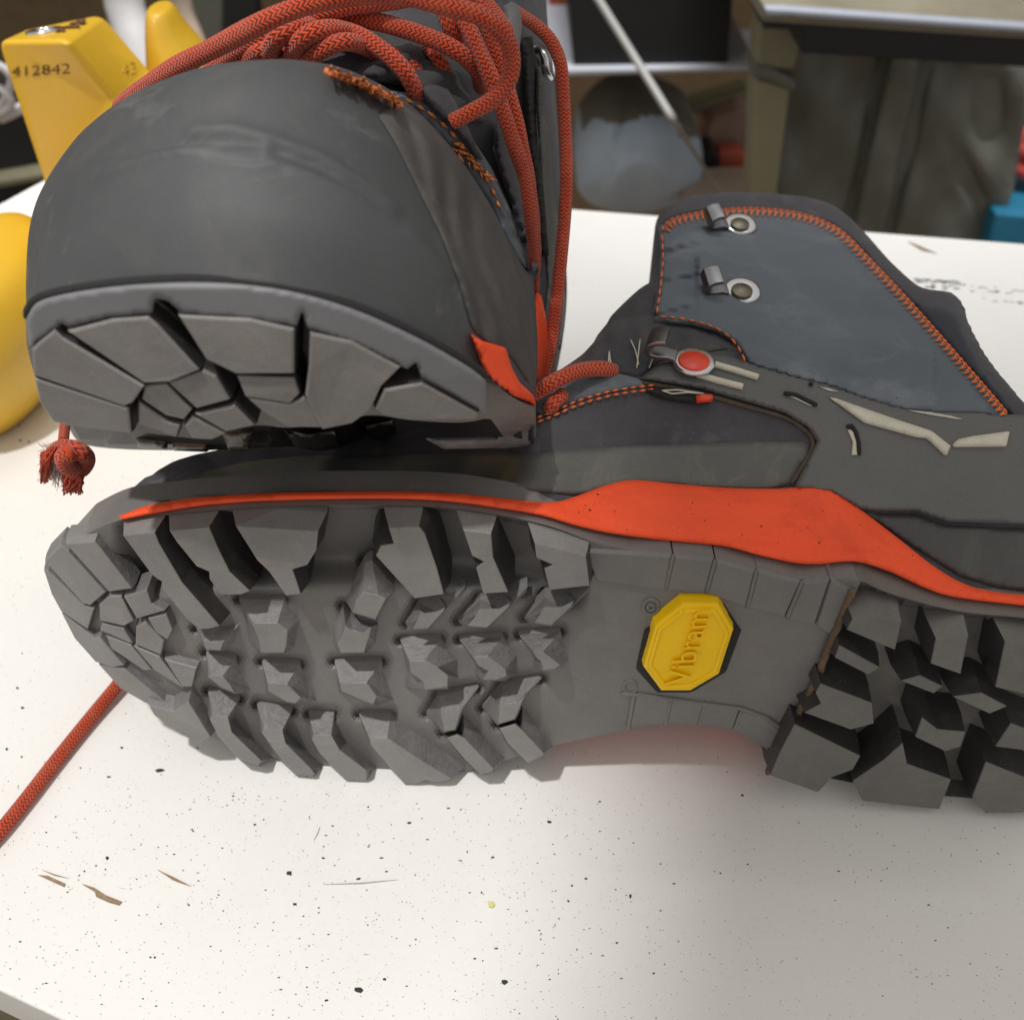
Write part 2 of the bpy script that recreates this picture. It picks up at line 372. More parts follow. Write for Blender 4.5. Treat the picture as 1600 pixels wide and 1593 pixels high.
M['hose'] = surface('red_hose', (0.50, 0.05, 0.04), 0.5, 0.1)
M['blue'] = surface('blue_crate_plastic', (0.014, 0.16, 0.27), 0.45, 0.1)
M['cable'] = surface('grey_cable', (0.30, 0.29, 0.27), 0.5, 0.1)
M['brick'] = surface('rust_red_box', (0.30, 0.06, 0.02), 0.8, 0.3, 20)
M['pipe'] = surface('white_pipe_paint', (0.62, 0.60, 0.60), 0.4, 0.04)

# ================================================================== LOWER BOOT (lies on its side, tread to the camera)
def Fs(x, z):
    y = 0.1765 - 0.0596 * (x + 0.038) + 0.05 * (z - 0.05)
    q = max(0.0, -0.078 - x); y += 5.0 * q * q
    return y
def sole(u, v, h=0.0):
    d = ray(u, v); y = 0.17
    for _ in range(24):
        p = C0 + d * (y / d.y); y = 0.5 * y + 0.5 * (Fs(p.x, p.z) - h)
    return C0 + d * (y / d.y)
def crop(ou, ov, s, pts): return [(ou + x / s, ov + y / s) for x, y in pts]
cA = lambda p: crop(50, 740, 3.62, p)
cB = lambda p: crop(400, 740, 3.185, p)
cC = lambda p: crop(700, 740, 3.185, p)
cD = lambda p: crop(1200, 820, 3.32, p)
cE = lambda p: crop(950, 820, 3.794, p)

boot1 = thing('hiking_boot', 'grey hiking boot lying on its side, showing its lugged sole with a yellow badge', 'boot', (0.0, 0.22, 0.0), 'pair of grey hiking boots with orange trim')

TOPEDGE = [(128, 838), (160, 822), (190, 812), (240, 806), (330, 797), (450, 790), (600, 789), (700, 793), (780, 804), (860, 822), (940, 850), (1040, 868), (1150, 880), (1240, 903), (1330, 905), (1400, 930), (1500, 955), (1600, 965), (1680, 985)]
BOTEDGE = [(1700, 1262), (1560, 1262), (1440, 1255), (1350, 1240), (1280, 1225), (1205, 1203), (1208, 1180), (1180, 1158), (1140, 1140), (1080, 1132), (1010, 1135), (940, 1148), (870, 1163), (840, 1172), (760, 1196), (700, 1207), (600, 1206), (520, 1200), (440, 1186), (370, 1165), (310, 1142), (250, 1110), (190, 1070), (140, 1015), (105, 955), (92, 905), (98, 870)]
base_px = catmull(TOPEDGE, 4) + catmull(BOTEDGE, 4)
LUG_FACETED = [   # base outline and top outline, both traced, with the height between them
 (crop(300, 780, 4.978, [(365,775),(715,785),(840,930),(800,1140),(715,1200),(530,1200),(440,1100),(400,900)]), crop(300, 780, 4.978, [(480,962),(665,955),(745,1015),(735,1130),(715,1190),(540,1190),(520,1085),(470,975)]), .0050),
 (crop(300, 780, 4.978, [(35,1010),(150,985),(385,955),(330,1110),(235,1180),(110,1170)]), crop(300, 780, 4.978, [(92,1105),(150,1108),(245,1105),(235,1140),(225,1172),(110,1168)]), .0040),
 (crop(300, 780, 4.978, [(110,1195),(335,1240),(465,1480),(340,1515),(225,1470),(110,1380)]), crop(300, 780, 4.978, [(150,1365),(240,1370),(300,1440),(330,1500),(230,1460),(130,1385)]), .0044),
 (crop(300, 780, 4.978, [(545,1265),(835,1282),(980,1560),(870,1593),(735,1580),(575,1500)]), crop(300, 780, 4.978, [(590,1430),(740,1432),(850,1540),(800,1585),(735,1570),(595,1490)]), .0046),
 (crop(300, 780, 4.978, [(1110,1265),(1472,1258),(1580,1560),(1440,1600),(1310,1570),(1140,1500)]), crop(300, 780, 4.978, [(1150,1425),(1360,1420),(1440,1530),(1410,1592),(1320,1560),(1165,1490)]), .0046),
 (crop(300, 780, 4.978, [(1345,490),(1400,470),(1585,690),(1420,950),(1250,890),(1190,770)]), crop(300, 780, 4.978, [(1330,720),(1450,740),(1510,770),(1425,935),(1250,880),(1275,790)]), .0036),
 (crop(300, 780, 4.978, [(1175,830),(1230,900),(1400,950),(1455,965),(1430,1120),(1350,1200),(1150,1200),(1100,1130),(1100,960)]), crop(300, 780, 4.978, [(1195,985),(1250,1015),(1330,1035),(1395,990),(1380,1060),(1340,1190),(1160,1190),(1130,1120),(1170,1060)]), .0048),
 (crop(600, 780, 4.685, [(120,1030),(410,1022),(545,1165),(545,1300),(470,1390),(180,1400),(145,1370),(160,1230)]), crop(600, 780, 4.685, [(185,1180),(300,1175),(390,1225),(470,1290),(465,1370),(300,1392),(285,1330),(195,1270)]), .0056),
 (crop(600, 780, 4.685, [(550,1025),(865,1005),(975,1130),(975,1270),(890,1330),(700,1325),(660,1270),(670,1210)]), crop(600, 780, 4.685, [(650,1150),(760,1145),(890,1240),(900,1290),(820,1320),(725,1318),(765,1255),(690,1215)]), .0056),
 (crop(600, 780, 4.685, [(985,990),(1290,970),(1355,1160),(1300,1235),(1160,1262),(1085,1215),(1100,1150)]), crop(600, 780, 4.685, [(1090,1110),(1165,1112),(1290,1210),(1250,1240),(1165,1248),(1150,1185),(1118,1160)]), .0052),
 (crop(600, 780, 4.685, [(160,910),(265,760),(400,700),(595,640),(560,690),(330,950),(200,960)]), crop(600, 780, 4.685, [(265,835),(380,822),(450,785),(440,815),(320,945),(210,950),(245,880)]), .0036),
 (crop(600, 780, 4.685, [(540,890),(705,730),(880,690),(1050,640),(1040,680),(760,945),(590,935)]), crop(600, 780, 4.685, [(700,800),(850,797),(930,750),(910,790),(752,938),(610,925),(675,850)]), .0036),
 (crop(600, 780, 4.685, [(1025,870),(1180,720),(1350,680),(1525,625),(1510,660),(1230,930),(1080,910)]), crop(600, 780, 4.685, [(1175,785),(1300,787),(1390,740),(1375,780),(1222,922),(1100,903),(1148,830)]), .0036),
 (crop(480, 980, 4.0, [(745,540),(830,420),(1070,375),(1050,410),(975,515),(945,650),(850,665)]), crop(480, 980, 4.0, [(840,555),(945,530),(985,490),(970,510),(950,560),(925,640),(858,652)]), .0048),
 (crop(480, 980, 4.0, [(1095,500),(1225,360),(1465,318),(1440,350),(1345,470),(1312,585),(1190,615)]), crop(480, 980, 4.0, [(1205,480),(1310,465),(1365,420),(1350,445),(1330,500),(1295,575),(1195,605)]), .0048),
 (crop(480, 980, 4.0, [(325,545),(520,545),(780,715),(1000,860),(940,880),(880,960),(800,970),(740,955),(690,975),(600,975),(490,850),(340,600)]), crop(480, 980, 4.0, [(388,685),(500,685),(700,820),(900,940),(885,950),(876,957),(800,968),(740,952),(690,972),(605,972),(500,850),(400,740)]), .0058),
 (crop(480, 980, 4.0, [(850,665),(940,645),(975,530),(1240,810),(1170,900),(1090,920),(980,830)]), crop(480, 980, 4.0, [(872,690),(940,668),(985,690),(1165,880),(1150,900),(1090,915),(985,820)]), .0056),
 (crop(480, 980, 4.0, [(1190,612),(1310,580),(1345,478),(1540,740),(1480,810),(1380,850),(1240,720)]), crop(480, 980, 4.0, [(1202,630),(1300,602),(1345,640),(1480,785),(1465,803),(1385,845),(1255,722)]), .0056),
 (crop(150, 980, 4.571, [(800,450),(1025,510),(985,650),(1270,930),(1240,940),(1170,995),(1020,940),(850,760),(790,600)]), crop(150, 980, 4.571, [(832,625),(940,640),(965,740),(1160,930),(1180,950),(1160,985),(1020,935),(870,765),(815,660)]), .0054),
 (crop(150, 980, 4.571, [(1150,550),(1400,595),(1355,730),(1640,1000),(1600,1040),(1560,1070),(1410,1050),(1250,880),(1150,720)]), crop(150, 980, 4.571, [(1200,715),(1330,730),(1350,820),(1540,1010),(1560,1040),(1550,1062),(1420,1045),(1270,870),(1185,750)]), .0056),
 (crop(480, 980, 4.0, [(10,540),(165,550),(200,680),(430,860),(410,900),(390,960),(235,958),(70,790),(10,680)]), crop(480, 980, 4.0, [(40,670),(150,670),(205,765),(370,890),(375,920),(370,955),(240,953),(80,788),(30,700)]), .0056),
]
PITS = [(b[0], b[1]) for b, t, h in LUG_FACETED] + [(b[1], b[2]) for b, t, h in LUG_FACETED[10:15]]
def pits(p):
    o = 0.0
    for a, b in PITS:
        if abs(p[1] - a[1]) < 70 and -30 < p[0] - min(a[0], b[0]) < 130:
            d = seg_dist((p[0], p[1] + 3), a, b); o += -0.0030 * math.exp(-(d / 9) ** 2)
    return max(o, -0.0035)
def groove(p):
    # the grooves along the upper edge run deeper than the middle of the sole
    u, v = p
    te = interp([a for a, b in TOPEDGE], [b for a, b in TOPEDGE], u)
    return pits(p) - 0.0085 * (1 - sst(75, 135, v - te)) * sst(170, 230, u) * (1 - sst(880, 925, u))
def block(name, poly, step, disp, parent, thick, mat):
    P, Fc, b = fill(poly, step); front = [sole(p[0], p[1], disp(p) * sst(0, 6, d)) for p, d in zip(P, dists(P, b))]
    back = [Vector((q.x, Fs(q.x, q.z) + thick, q.z)) for q in front]
    n = len(P); faces = list(Fc) + [tuple(i + n for i in reversed(f)) for f in Fc]; cnt = {}
    for f in Fc:
        for i in range(3):
            e = (f[i], f[(i + 1) % 3]); cnt[frozenset(e)] = cnt.get(frozenset(e), []) + [e]
    for l in cnt.values():
        if len(l) == 1: a, c = l[0]; faces.append((c, a, a + n, c + n))
    o = mesh_obj(name, front + back, faces, mat, parent, False)
    m = o.modifiers.new('edge', 'BEVEL'); m.width = 0.0006; m.segments = 1; m.limit_method = 'ANGLE'; m.angle_limit = R(50)
    return o
BREAST = [(1345, 908), (1339, 922), (1310, 985), (1290, 1030), (1270, 1075), (1248, 1120), (1225, 1168), (1205, 1203)]
def brx(v): return interp([q[1] for q in BREAST], [q[0] for q in BREAST], v)
foot_px = [q for q in base_px if q[0] < brx(q[1])]
k_ = max(range(len(foot_px)), key=lambda i: math.dist(foot_px[i], foot_px[(i + 1) % len(foot_px)]))
foot_px = foot_px[:k_ + 1] + BREAST + foot_px[k_ + 1:]
outsole1 = block('outsole', foot_px, 5.5, groove, boot1, 0.0125, M['sole'])
heel_px = [(1333, 912), (1345, 906)] + [q for q in base_px if q[0] > 1350 and q[1] < 1000] + [(1700, 1255), (1560, 1250), (1440, 1240), (1350, 1226), (1280, 1212), (1196, 1192), (1216, 1165), (1240, 1118), (1262, 1072), (1282, 1026), (1302, 982), (1331, 918)]
block('heel_base', heel_px, 10, lambda p: -0.0060, outsole1, 0.0125, M['heel_tread'])

def offset_poly(pts, d):
    n = len(pts); out = []
    sgn = 1 if area2(pts) > 0 else -1
    for i in range(n):
        a, b, c = Vector(pts[i - 1]), Vector(pts[i]), Vector(pts[(i + 1) % n])
        e1 = (b - a); e2 = (c - b)
        if e1.length < 1e-9 or e2.length < 1e-9: out.append(tuple(b)); continue
        n1 = Vector((e1.y, -e1.x)).normalized() * sgn; n2 = Vector((e2.y, -e2.x)).normalized() * sgn
        bis = n1 + n2
        if bis.length < 0.3: bis = n1
        bis.normalize(); k = min(2.2, 1 / max(0.3, bis.dot(n1)))
        out.append((b.x + bis.x * d * k, b.y + bis.y * d * k))
    return out

def lug(poly, h=0.0055, draft=0.0011, name='tread_lug', mat=None, parent=None, sf=None, depth_fn=None, base=-0.005, ch=0.0003, up=0.0, zmax=None, flank=None):
    """rubber lug: traced top face raised off the sole, sloping flanks down to the sole, worn edge"""
    sf = sf or sole
    top = [sf(u, v, h) for u, v in poly]
    xz = [(p.x, p.z) for p in top]
    def ring(dd, off, upv=0.0):
        q = offset_poly(xz, dd); zc = sum(p[1] for p in xz) / len(xz); out = []
        for (x, z), (x0, z0), p0 in zip(q, xz, top):
            if upv and z0 > zc: z += upv
            if zmax: z = min(z, zmax(x))
            out.append(Vector((x, depth_fn(x, z) - off, z)))
        return out
    rings = [ring(-ch, h), ring(-ch * 0.3, h - ch * 0.35), ring(0, h - ch), ring(draft, 0.0, up), ring(draft, base, up)]
    n = len(poly); V = sum(rings, []); Fc = [tuple(range(n))]
    for k in range(len(rings) - 1):
        for i in range(n): j = (i + 1) % n; Fc.append((k * n + i, k * n + j, (k + 1) * n + j, (k + 1) * n + i))
    Fc.append(tuple((len(rings) - 1) * n + i for i in reversed(range(n))))
    o = mesh_obj(name, V, Fc, mat or M['tread'], parent, False)
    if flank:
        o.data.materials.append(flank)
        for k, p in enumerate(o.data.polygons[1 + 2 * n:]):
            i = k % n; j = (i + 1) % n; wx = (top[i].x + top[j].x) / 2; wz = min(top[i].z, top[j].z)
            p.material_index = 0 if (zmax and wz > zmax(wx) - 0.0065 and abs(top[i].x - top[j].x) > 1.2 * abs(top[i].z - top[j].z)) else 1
    return o

LUGS = [
 # toe
 (cA([(72,495),(160,405),(205,440),(415,670),(330,745),(290,735)]), .0028, 0),
 (cA([(190,395),(355,382),(395,430),(565,650),(435,668)]), .0028, 0),
 (cA([(66,545),(90,548),(300,750),(350,765),(315,880),(165,780),(110,680)]), .0028, 0),
 (cA([(168,790),(350,930),(385,925),(520,1085),(455,1095),(360,1065),(240,930)]), .0028, 0),
 (cA([(378,1080),(525,1105),(800,1330),(640,1296),(500,1215)]), .0028, 0),
 (cA([(660,1310),(800,1345),(885,1290),(1010,1490),(945,1528),(820,1460),(690,1365)]), .0050, 0),
 (cA([(380,745),(440,690),(505,695),(575,830),(520,862),(385,830)]), .0028, 0),
 (cA([(520,698),(650,655),(675,735),(750,775),(592,820)]), .0028, 0),
 (cA([(385,885),(395,850),(520,878),(570,960),(545,955)]), .0028, 0),
 (cA([(588,870),(640,835),(745,945),(728,1025),(585,965)]), .0028, 0),
 (cA([(655,820),(760,795),(795,880),(765,940),(705,900)]), .0028, 0),
 (cA([(420,920),(560,970),(675,1108),(635,1113),(450,990)]), .0028, 0),
 (cA([(575,975),(720,1035),(860,1215),(690,1110)]), .0028, 0),
 (cA([(750,1050),(930,1100),(905,1205),(850,1205)]), .0028, 0),
 # long bars of the upper row
 (cA([(500,305),(570,285),(680,290),(720,400),(850,620),(1060,862),(1000,878),(940,880),(870,815),(740,655),(735,612),(680,575)]), .0060, 0),
 (cA([(770,300),(860,285),(1000,300),(1045,410),(1120,560),(1230,665),(1180,685),(1070,685),(1005,600),(1000,555),(930,525),(820,390)]), .0060, 0),
 ([(368,822),(430,826),(497,830),(494,860),(480,883),(457,890),(470,928),(447,931),(420,893),(402,876)], .0060, 0),
 (cB([(597,410),(620,360),(685,350),(660,270),(810,265),(840,300),(900,470),(935,600),(790,622)]), .0060, 0),
 (cC([(75,280),(215,297),(225,420),(300,590),(175,598),(140,470),(180,440),(120,410)]), .0060, 0),
 (cC([(430,345),(580,377),(690,355),(705,558),(505,580),(480,475),(522,455),(440,420)]), .0060, 0),
]
TE3 = [(sole(u, v)) for u, v in catmull(TOPEDGE, 3)]
TX = [p.x for p in TE3]; TZ = [p.z for p in TE3]; TY = [p.y for p in TE3]
ztop = lambda x: interp(TX, TZ, x) - 0.0006
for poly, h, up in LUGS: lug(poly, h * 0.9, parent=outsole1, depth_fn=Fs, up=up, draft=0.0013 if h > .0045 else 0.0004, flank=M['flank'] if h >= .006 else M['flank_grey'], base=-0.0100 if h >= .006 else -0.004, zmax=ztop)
def lug_faceted(base, top, h, parent, drop=0.0035):
    n = len(base); cu = sum(p[0] for p in top) / n; cv = sum(p[1] for p in top) / n
    B = [sole(u, v, -0.0004) for u, v in base]; B2 = [Vector((p.x, p.y + drop, p.z)) for p in B]
    T = [sole(u, v, h - 0.0002) for u, v in top]; T2 = []
    for u, v in top: d = math.hypot(u - cu, v - cv); k = max(0.6, 1 - 1.6 / max(d, 4)); T2.append(sole(cu + (u - cu) * k, cv + (v - cv) * k, h))
    V = T2 + T + B + B2; Fc = [tuple(range(n))]
    for k in range(3):
        for i in range(n): j = (i + 1) % n; Fc.append((k * n + i, k * n + j, (k + 1) * n + j, (k + 1) * n + i))
    Fc.append(tuple(3 * n + i for i in reversed(range(n))))
    o = mesh_obj('tread_lug', V, Fc, M['tread'], parent, False); o.data.materials.append(M['flank_grey'])
    for p in o.data.polygons[1 + n:1 + 2 * n]: p.material_index = 1
    return o
for b, t, h in LUG_FACETED: lug_faceted(b, t, h, outsole1)

HEEL = [
 (cD([(440,490),(540,472),(692,503),(660,650),(410,545)]), .0062), (cD([(372,625),(580,740),(520,778),(348,690)]), .0050),
 (cD([(275,825),(540,925),(550,1030),(430,1062),(190,975),(275,930),(248,872)]), .0062),
 (cD([(140,1035),(480,1200),(440,1270),(330,1310),(260,1388),(12,1300),(64,1180)]), .0062),
 (cD([(872,590),(1040,572),(1000,775),(845,720)]), .0062), (cD([(692,810),(790,782),(905,838),(860,875)]), .0055),
 (cD([(800,1000),(880,1062),(1025,1075),(1000,1150),(920,1175),(765,1100)]), .0065),
 (cD([(700,1132),(722,1240),(950,1322),(890,1475),(700,1455),(490,1430),(440,1330),(600,1222)]), .0062),
 (cD([(960,892),(1110,872),(1240,942),(1150,980)]), .0055), (cD([(1230,605),(1380,625),(1420,900),(1180,842)]), .0062),
 (cD([(1180,1150),(1260,1030),(1420,1090),(1410,1180)]), .0055),
 (cD([(1130,1230),(1380,1330),(1420,1490),(1130,1495),(1060,1412)]), .0062),
]
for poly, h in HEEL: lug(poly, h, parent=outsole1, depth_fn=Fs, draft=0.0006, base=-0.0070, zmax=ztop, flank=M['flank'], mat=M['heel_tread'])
# heel breast step, with dirt in the corner
hb = cD([(300, 640), (465, 330), (545, 350), (1420, 430), (1420, 1470), (400, 1290), (60, 1200), (110, 1060)])
M['dirt'] = surface('dried_brown_mud', (0.13, 0.085, 0.05), 0.95, 0.4, 200, 2000, 0.6, 0.0006)
join_tubes('dirt_line', [[sole(u - 6 + random.uniform(-1, 1), v, 0.0014) for u, v in resample(cD([(462,335),(390,510),(330,640),(290,760),(240,870),(170,985),(100,1100),(55,1200),(15,1290)]), 5)]], 0.0010, M['dirt'], outsole1, 6)
# shank grooves and ridges
def sole_line(pts, off, step=5): return [sole(p[0], p[1], off) for p in resample(pts, step)]
RID = [cE([(385,175),(340,380)]), cE([(635,205),(580,405)]), cE([(880,265),(825,490)]), cE([(1150,330),(1060,550)]),
       cE([(155,1000),(120,1210)]), cE([(375,1025),(340,1180)]), cE([(578,1045),(540,1180)]), cE([(790,1100),(745,1225)]), cE([(75,995),(240,1010),(560,1055),(790,1085),(940,1140),(1040,1210)])]
for r_ in RID: join_tubes('shank_ridge', [sole_line(r_, 0.0002)], 0.00075, M['sole'], outsole1, 6)
# raised plates on the upper edge of the shank
for q in ([(-150,160),(370,190),(335,385),(-60,330)], [(400,195),(620,215),(570,405),(355,385)], [(650,225),(865,280),(815,485),(595,410)], [(895,285),(1135,345),(1045,545),(840,490)],
          [(1165,350),(1310,335),(1225,590),(1075,560)], [(1325,330),(1440,395),(1340,660),(1240,600)]):
    lug(cE(q), .0011, draft=.0004, name='shank_plate', parent=outsole1, depth_fn=Fs, mat=M['sole'], ch=.0003)
for q in ([(170,1015),(365,1035),(345,1170),(135,1195)], [(385,1040),(565,1062),(535,1172),(355,1175)], [(585,1065),(775,1100),(740,1205),(550,1178)], [(800,1110),(930,1150),(1020,1220),(970,1330),(860,1250),(755,1222)]):
    lug(cE(q), .0009, draft=.0004, name='shank_plate', parent=outsole1, depth_fn=Fs, mat=M['sole'], ch=.0003)
def ring_path(u, v, r, off, n=20, sf=sole): return [sf(u + r * math.cos(2 * math.pi * k / n), v + r * math.sin(2 * math.pi * k / n), off) for k in range(n + 1)]
for q in (ring_path(1017, 947, 12, 0.0001), ring_path(1017, 948, 5, 0.0001), ring_path(985, 1072, 10, 0.0)): join_tubes('moulded_mark', [q], 0.00045, M['sole'], outsole1, 6)

# yellow badge in its socket
OCT = cE([(440,470),(655,470),(745,625),(660,885),(490,985),(315,985),(210,845),(280,600)])
SOCK = cE([(425,450),(680,455),(790,625),(700,870),(495,992),(290,992),(165,850),(215,620),(270,585)])
shell('badge_socket', SOCK, 7, sole, 0.0009, M['dark'], outsole1, edge=2, smooth=False)
cx = sum(p[0] for p in OCT) / 8; cy = sum(p[1] for p in OCT) / 8
badge = lug(OCT, .0034, draft=0.0003, name='badge', parent=outsole1.parent, depth_fn=Fs, mat=M['badge'], ch=.0006, base=0.0)
setp(badge, 'yellow eight-sided badge with raised lettering set in the sole')
inn = [(cx + (u - cx) * .86, cy + (v - cy) * .86) for u, v in OCT]
join_tubes('badge_rim', [[sole(p[0], p[1], 0.0034) for p in resample(inn, 5, True)] + [sole(*inn[0], 0.0034)]], 0.0006, M['badge'], badge, 8)
def text_mesh(txt, extrude, res=3, bev=0.0, shear=0.0):
    cu = bpy.data.curves.new('txt', 'FONT'); cu.body = txt; cu.extrude = extrude; cu.resolution_u = res; cu.offset = -0.012; cu.bevel_depth = bev; cu.bevel_resolution = 2; cu.shear = shear
    o = bpy.data.objects.new('txt', cu); COL.objects.link(o)
    dg = bpy.context.evaluated_depsgraph_get(); dg.update()
    me = bpy.data.meshes.new_from_object(o.evaluated_get(dg))
    V = [v.co.copy() for v in me.vertices]; Fc = [tuple(p.vertices) for p in me.polygons]
    bpy.data.objects.remove(o); bpy.data.curves.remove(cu); bpy.data.meshes.remove(me)
    return V, Fc
def place_text(name, txt, base0, base1, up, sf, off, depth, mat, parent, bev=0.0, capn=0.7):
    """lettering from pixel base0 to base1 along the baseline, cap height to pixel up (above base0)"""
    V, Fc = text_mesh(txt, 0.5, bev=bev)
    x0 = min(v.x for v in V); x1 = max(v.x for v in V)
    out = []
    for v in V:
        t = (v.x - x0) / (x1 - x0); s = v.y / capn
        u = base0[0] + (base1[0] - base0[0]) * t + (up[0] - base0[0]) * s
        w = base0[1] + (base1[1] - base0[1]) * t + (up[1] - base0[1]) * s
        out.append(sf(u, w, off + depth * (v.z / (0.5 + bev) * 0.5 + 0.5)))
    return mesh_obj(name, out, Fc, mat, parent, True)
b0, b1, bu = cE([(475, 945), (612, 508), (332, 952)])
place_text('raised_lettering', 'Vibram', b0, b1, bu, sole, 0.0027, 0.0016, M['badge'], badge, bev=0.012)

# ---- upper of the lower boot: top side is a height field over the table
def Zb(x, y):
    ze = interp(TX, TZ, x); ye = interp(TX, TY, x); d = y - ye
    zc = 0.108 - 0.010 * sst(0.23, 0.34, y) + 0.002 * math.sin(x * 40)
    z = ze - 0.0008 + (zc - ze) * sst(0.004, 0.06, d)
    z += 0.004 * math.exp(-((x - 0.05) / 0.05) ** 2 - ((d - 0.045) / 0.03) ** 2)      # ankle bulge
    z -= 0.005 * math.exp(-((x - 0.09) / 0.03) ** 2 - ((d - 0.075) / 0.03) ** 2)
    z -= 0.020 * sst(0.006, 0.024, d) * (1 - sst(-0.014, 0.008, x)) * sst(-0.125, -0.10, x)   # the toe box draws in above the sole
    return z
def zproj(u, v, off=0.0):
    d = ray(u, v); z = 0.105
    for _ in range(25):
        p = C0 + d * ((z - H) / d.z); z = 0.5 * z + 0.5 * (Zb(p.x, p.y) + off)
    return C0 + d * ((z - H) / d.z)
ED = 0.009
OUT = [(98, 862), (150, 815), (190, 780), (212, 762), (245, 744), (290, 724), (345, 712), (430, 690), (520, 672), (620, 655), (720, 640), (800, 622), (845, 605), (880, 585), (905, 566), (925, 540), (950, 505), (985, 470), (1015, 447),
       (1020, 400), (1024, 350), (1036, 334), (1070, 323), (1110, 317), (1160, 316), (1210, 319), (1262, 325), (1310, 340), (1352, 376), (1395, 425), (1440, 466), (1462, 472), (1490, 476), (1508, 492), (1516, 520), (1545, 575), (1590, 632), (1612, 655), (1680, 720), (1740, 800), (1740, 950)]
out_w = [zproj(u, v, -ED) for u, v in catmull(OUT, 3)]
front_w = [Vector((p.x, p.y + 0.0062, p.z)) for p in reversed(TE3)]
front_w = [p for p in front_w if out_w[0].x < p.x < out_w[-1].x]
XY = [(p.x, p.y) for p in out_w] + [(p.x, p.y) for p in front_w]
PW, FW_, BW = fill([(x * 1000, y * 1000) for x, y in XY], 2.3)
PW = [(x / 1000, y / 1000) for x, y in PW]; bw = [(x / 1000, y / 1000) for x, y in BW]
out_only = [(p.x, p.y) for p in out_w]
def up_z(x, y):
    d = min(seg_dist((x, y), out_only[i], out_only[i + 1]) for i in range(len(out_only) - 1))
    rr = 0.016
    t = min(1, d / rr); return Zb(x, y) - ED * (1 - math.sqrt(max(0, 1 - (1 - t) ** 2)))
top = [Vector((x, y, up_z(x, y))) for x, y in PW]
# skirt down to the bench, bulging a little
V = list(top); Fq = list(FW_); n = len(V)
cnt = {}
for f in FW_:
    for i in range(3):
        e = (f[i], f[(i + 1) % 3]); cnt[frozenset(e)] = cnt.get(frozenset(e), []) + [e]
cxw = sum(p[0] for p in XY) / len(XY); cyw = sum(p[1] for p in XY) / len(XY)
levels = [(0.97, 0.75), (0.96, 0.5), (0.94, 0.25), (0.86, 0.03)]
lv = {}
def low(i, k):
    if (i, k) not in lv:
        s, zf = levels[k]; p = top[i]; lv[(i, k)] = len(V)
        V.append(Vector((cxw + (p.x - cxw) * s, cyw + (p.y - cyw) * s + (0.05 * (1 - zf) ** 0.6 if p.y < interp(TX, TY, p.x) + .012 else 0), p.z * zf)))
    return lv[(i, k)]
for l in list(cnt.values()):
    if len(l) == 1:
        a, c = l[0]; prev = (a, c)
        for k in range(len(levels)):
            cur = (low(a, k), low(c, k)); Fq.append((prev[1], prev[0], cur[0], cur[1])); prev = cur
upper1 = mesh_obj('upper', V, Fq, M['suede'], boot1, True)
up1 = make_surf(top, FW_)

# rubber rand above the orange strip
RAND = [(205, 792), (235, 775), (300, 742), (380, 722), (470, 712), (700, 708), (830, 706), (900, 702), (960, 697), (1060, 694), (1160, 690), (1262, 690), (1266, 706), (1236, 756), (1190, 768), (1000, 758), (900, 774), (872, 771), (800, 763), (720, 760), (620, 762), (540, 768), (450, 779), (330, 786), (240, 800)]
shell('toe_rand', RAND, 9, up1, 0.0012, M['rand'], boot1, edge=7)
# eyelet facing (smooth leather strip by the laces)
shell('eyelet_facing', [(838, 606), (870, 596), (935, 578), (960, 582), (985, 588), (1010, 596), (1018, 601), (960, 612), (905, 625), (845, 648), (830, 640)], 7, up1, 0.0010, M['nubuck'], boot1, edge=5)
# textured side panel
PANEL = [(1000, 592), (1030, 566), (1060, 560), (1090, 552), (1135, 556), (1172, 566), (1240, 586), (1300, 601), (1340, 616), (1400, 634), (1450, 641), (1530, 643), (1600, 648), (1665, 700), (1700, 800), (1640, 820), (1560, 818), (1480, 815), (1430, 798), (1380, 798), (1345, 796), (1300, 770), (1240, 762), (1266, 712), (1276, 690), (1262, 668), (1225, 645), (1160, 626), (1095, 608), (1040, 598)]
def panel_material():
    m = surface('textured_side_fabric', (0.125, 0.124, 0.122), 0.7, 0.15, 30, 1500, 0.0, 0.0002, 0.35, dirt=(0.13, 0.125, 0.11), dirt_amt=0.5, dirt_scale=28)
    nt = m.node_tree; L = nt.links.new; b = nt.nodes['Principled BSDF']; tc = N(nt, 'ShaderNodeTexCoord')
    w = N(nt, 'ShaderNodeTexWave', Scale=420, Distortion=0.3); w.wave_type = 'BANDS'; w.bands_direction = 'DIAGONAL'; L(tc.outputs['Object'], w.inputs['Vector'])
    nz = N(nt, 'ShaderNodeTexNoise', Scale=30, Detail=2); L(tc.outputs['Object'], nz.inputs['Vector'])
    mm = N(nt, 'ShaderNodeMath', _operation='MULTIPLY'); L(w.outputs[0], mm.inputs[0]); L(nz.outputs[0], mm.inputs[1])
    bp = N(nt, 'ShaderNodeBump', Strength=0.35, Distance=0.0003); L(mm.outputs[0], bp.inputs['Height']); L(bp.outputs[0], b.inputs['Normal'])
    return m
M['panel'] = panel_material()
shell('side_panel', PANEL, 5, up1, 0.0027, M['panel'], boot1, edge=5)
M['heel'] = surface('heel_rubber_shaded', (0.060, 0.060, 0.058), 0.5, 0.3, 25, 1800, 0.22, 0.00025, 0.42, dirt=(0.12, 0.115, 0.10), dirt_amt=0.6, dirt_scale=28)  # rand rubber darkened; the shade at the heel end is in the colour
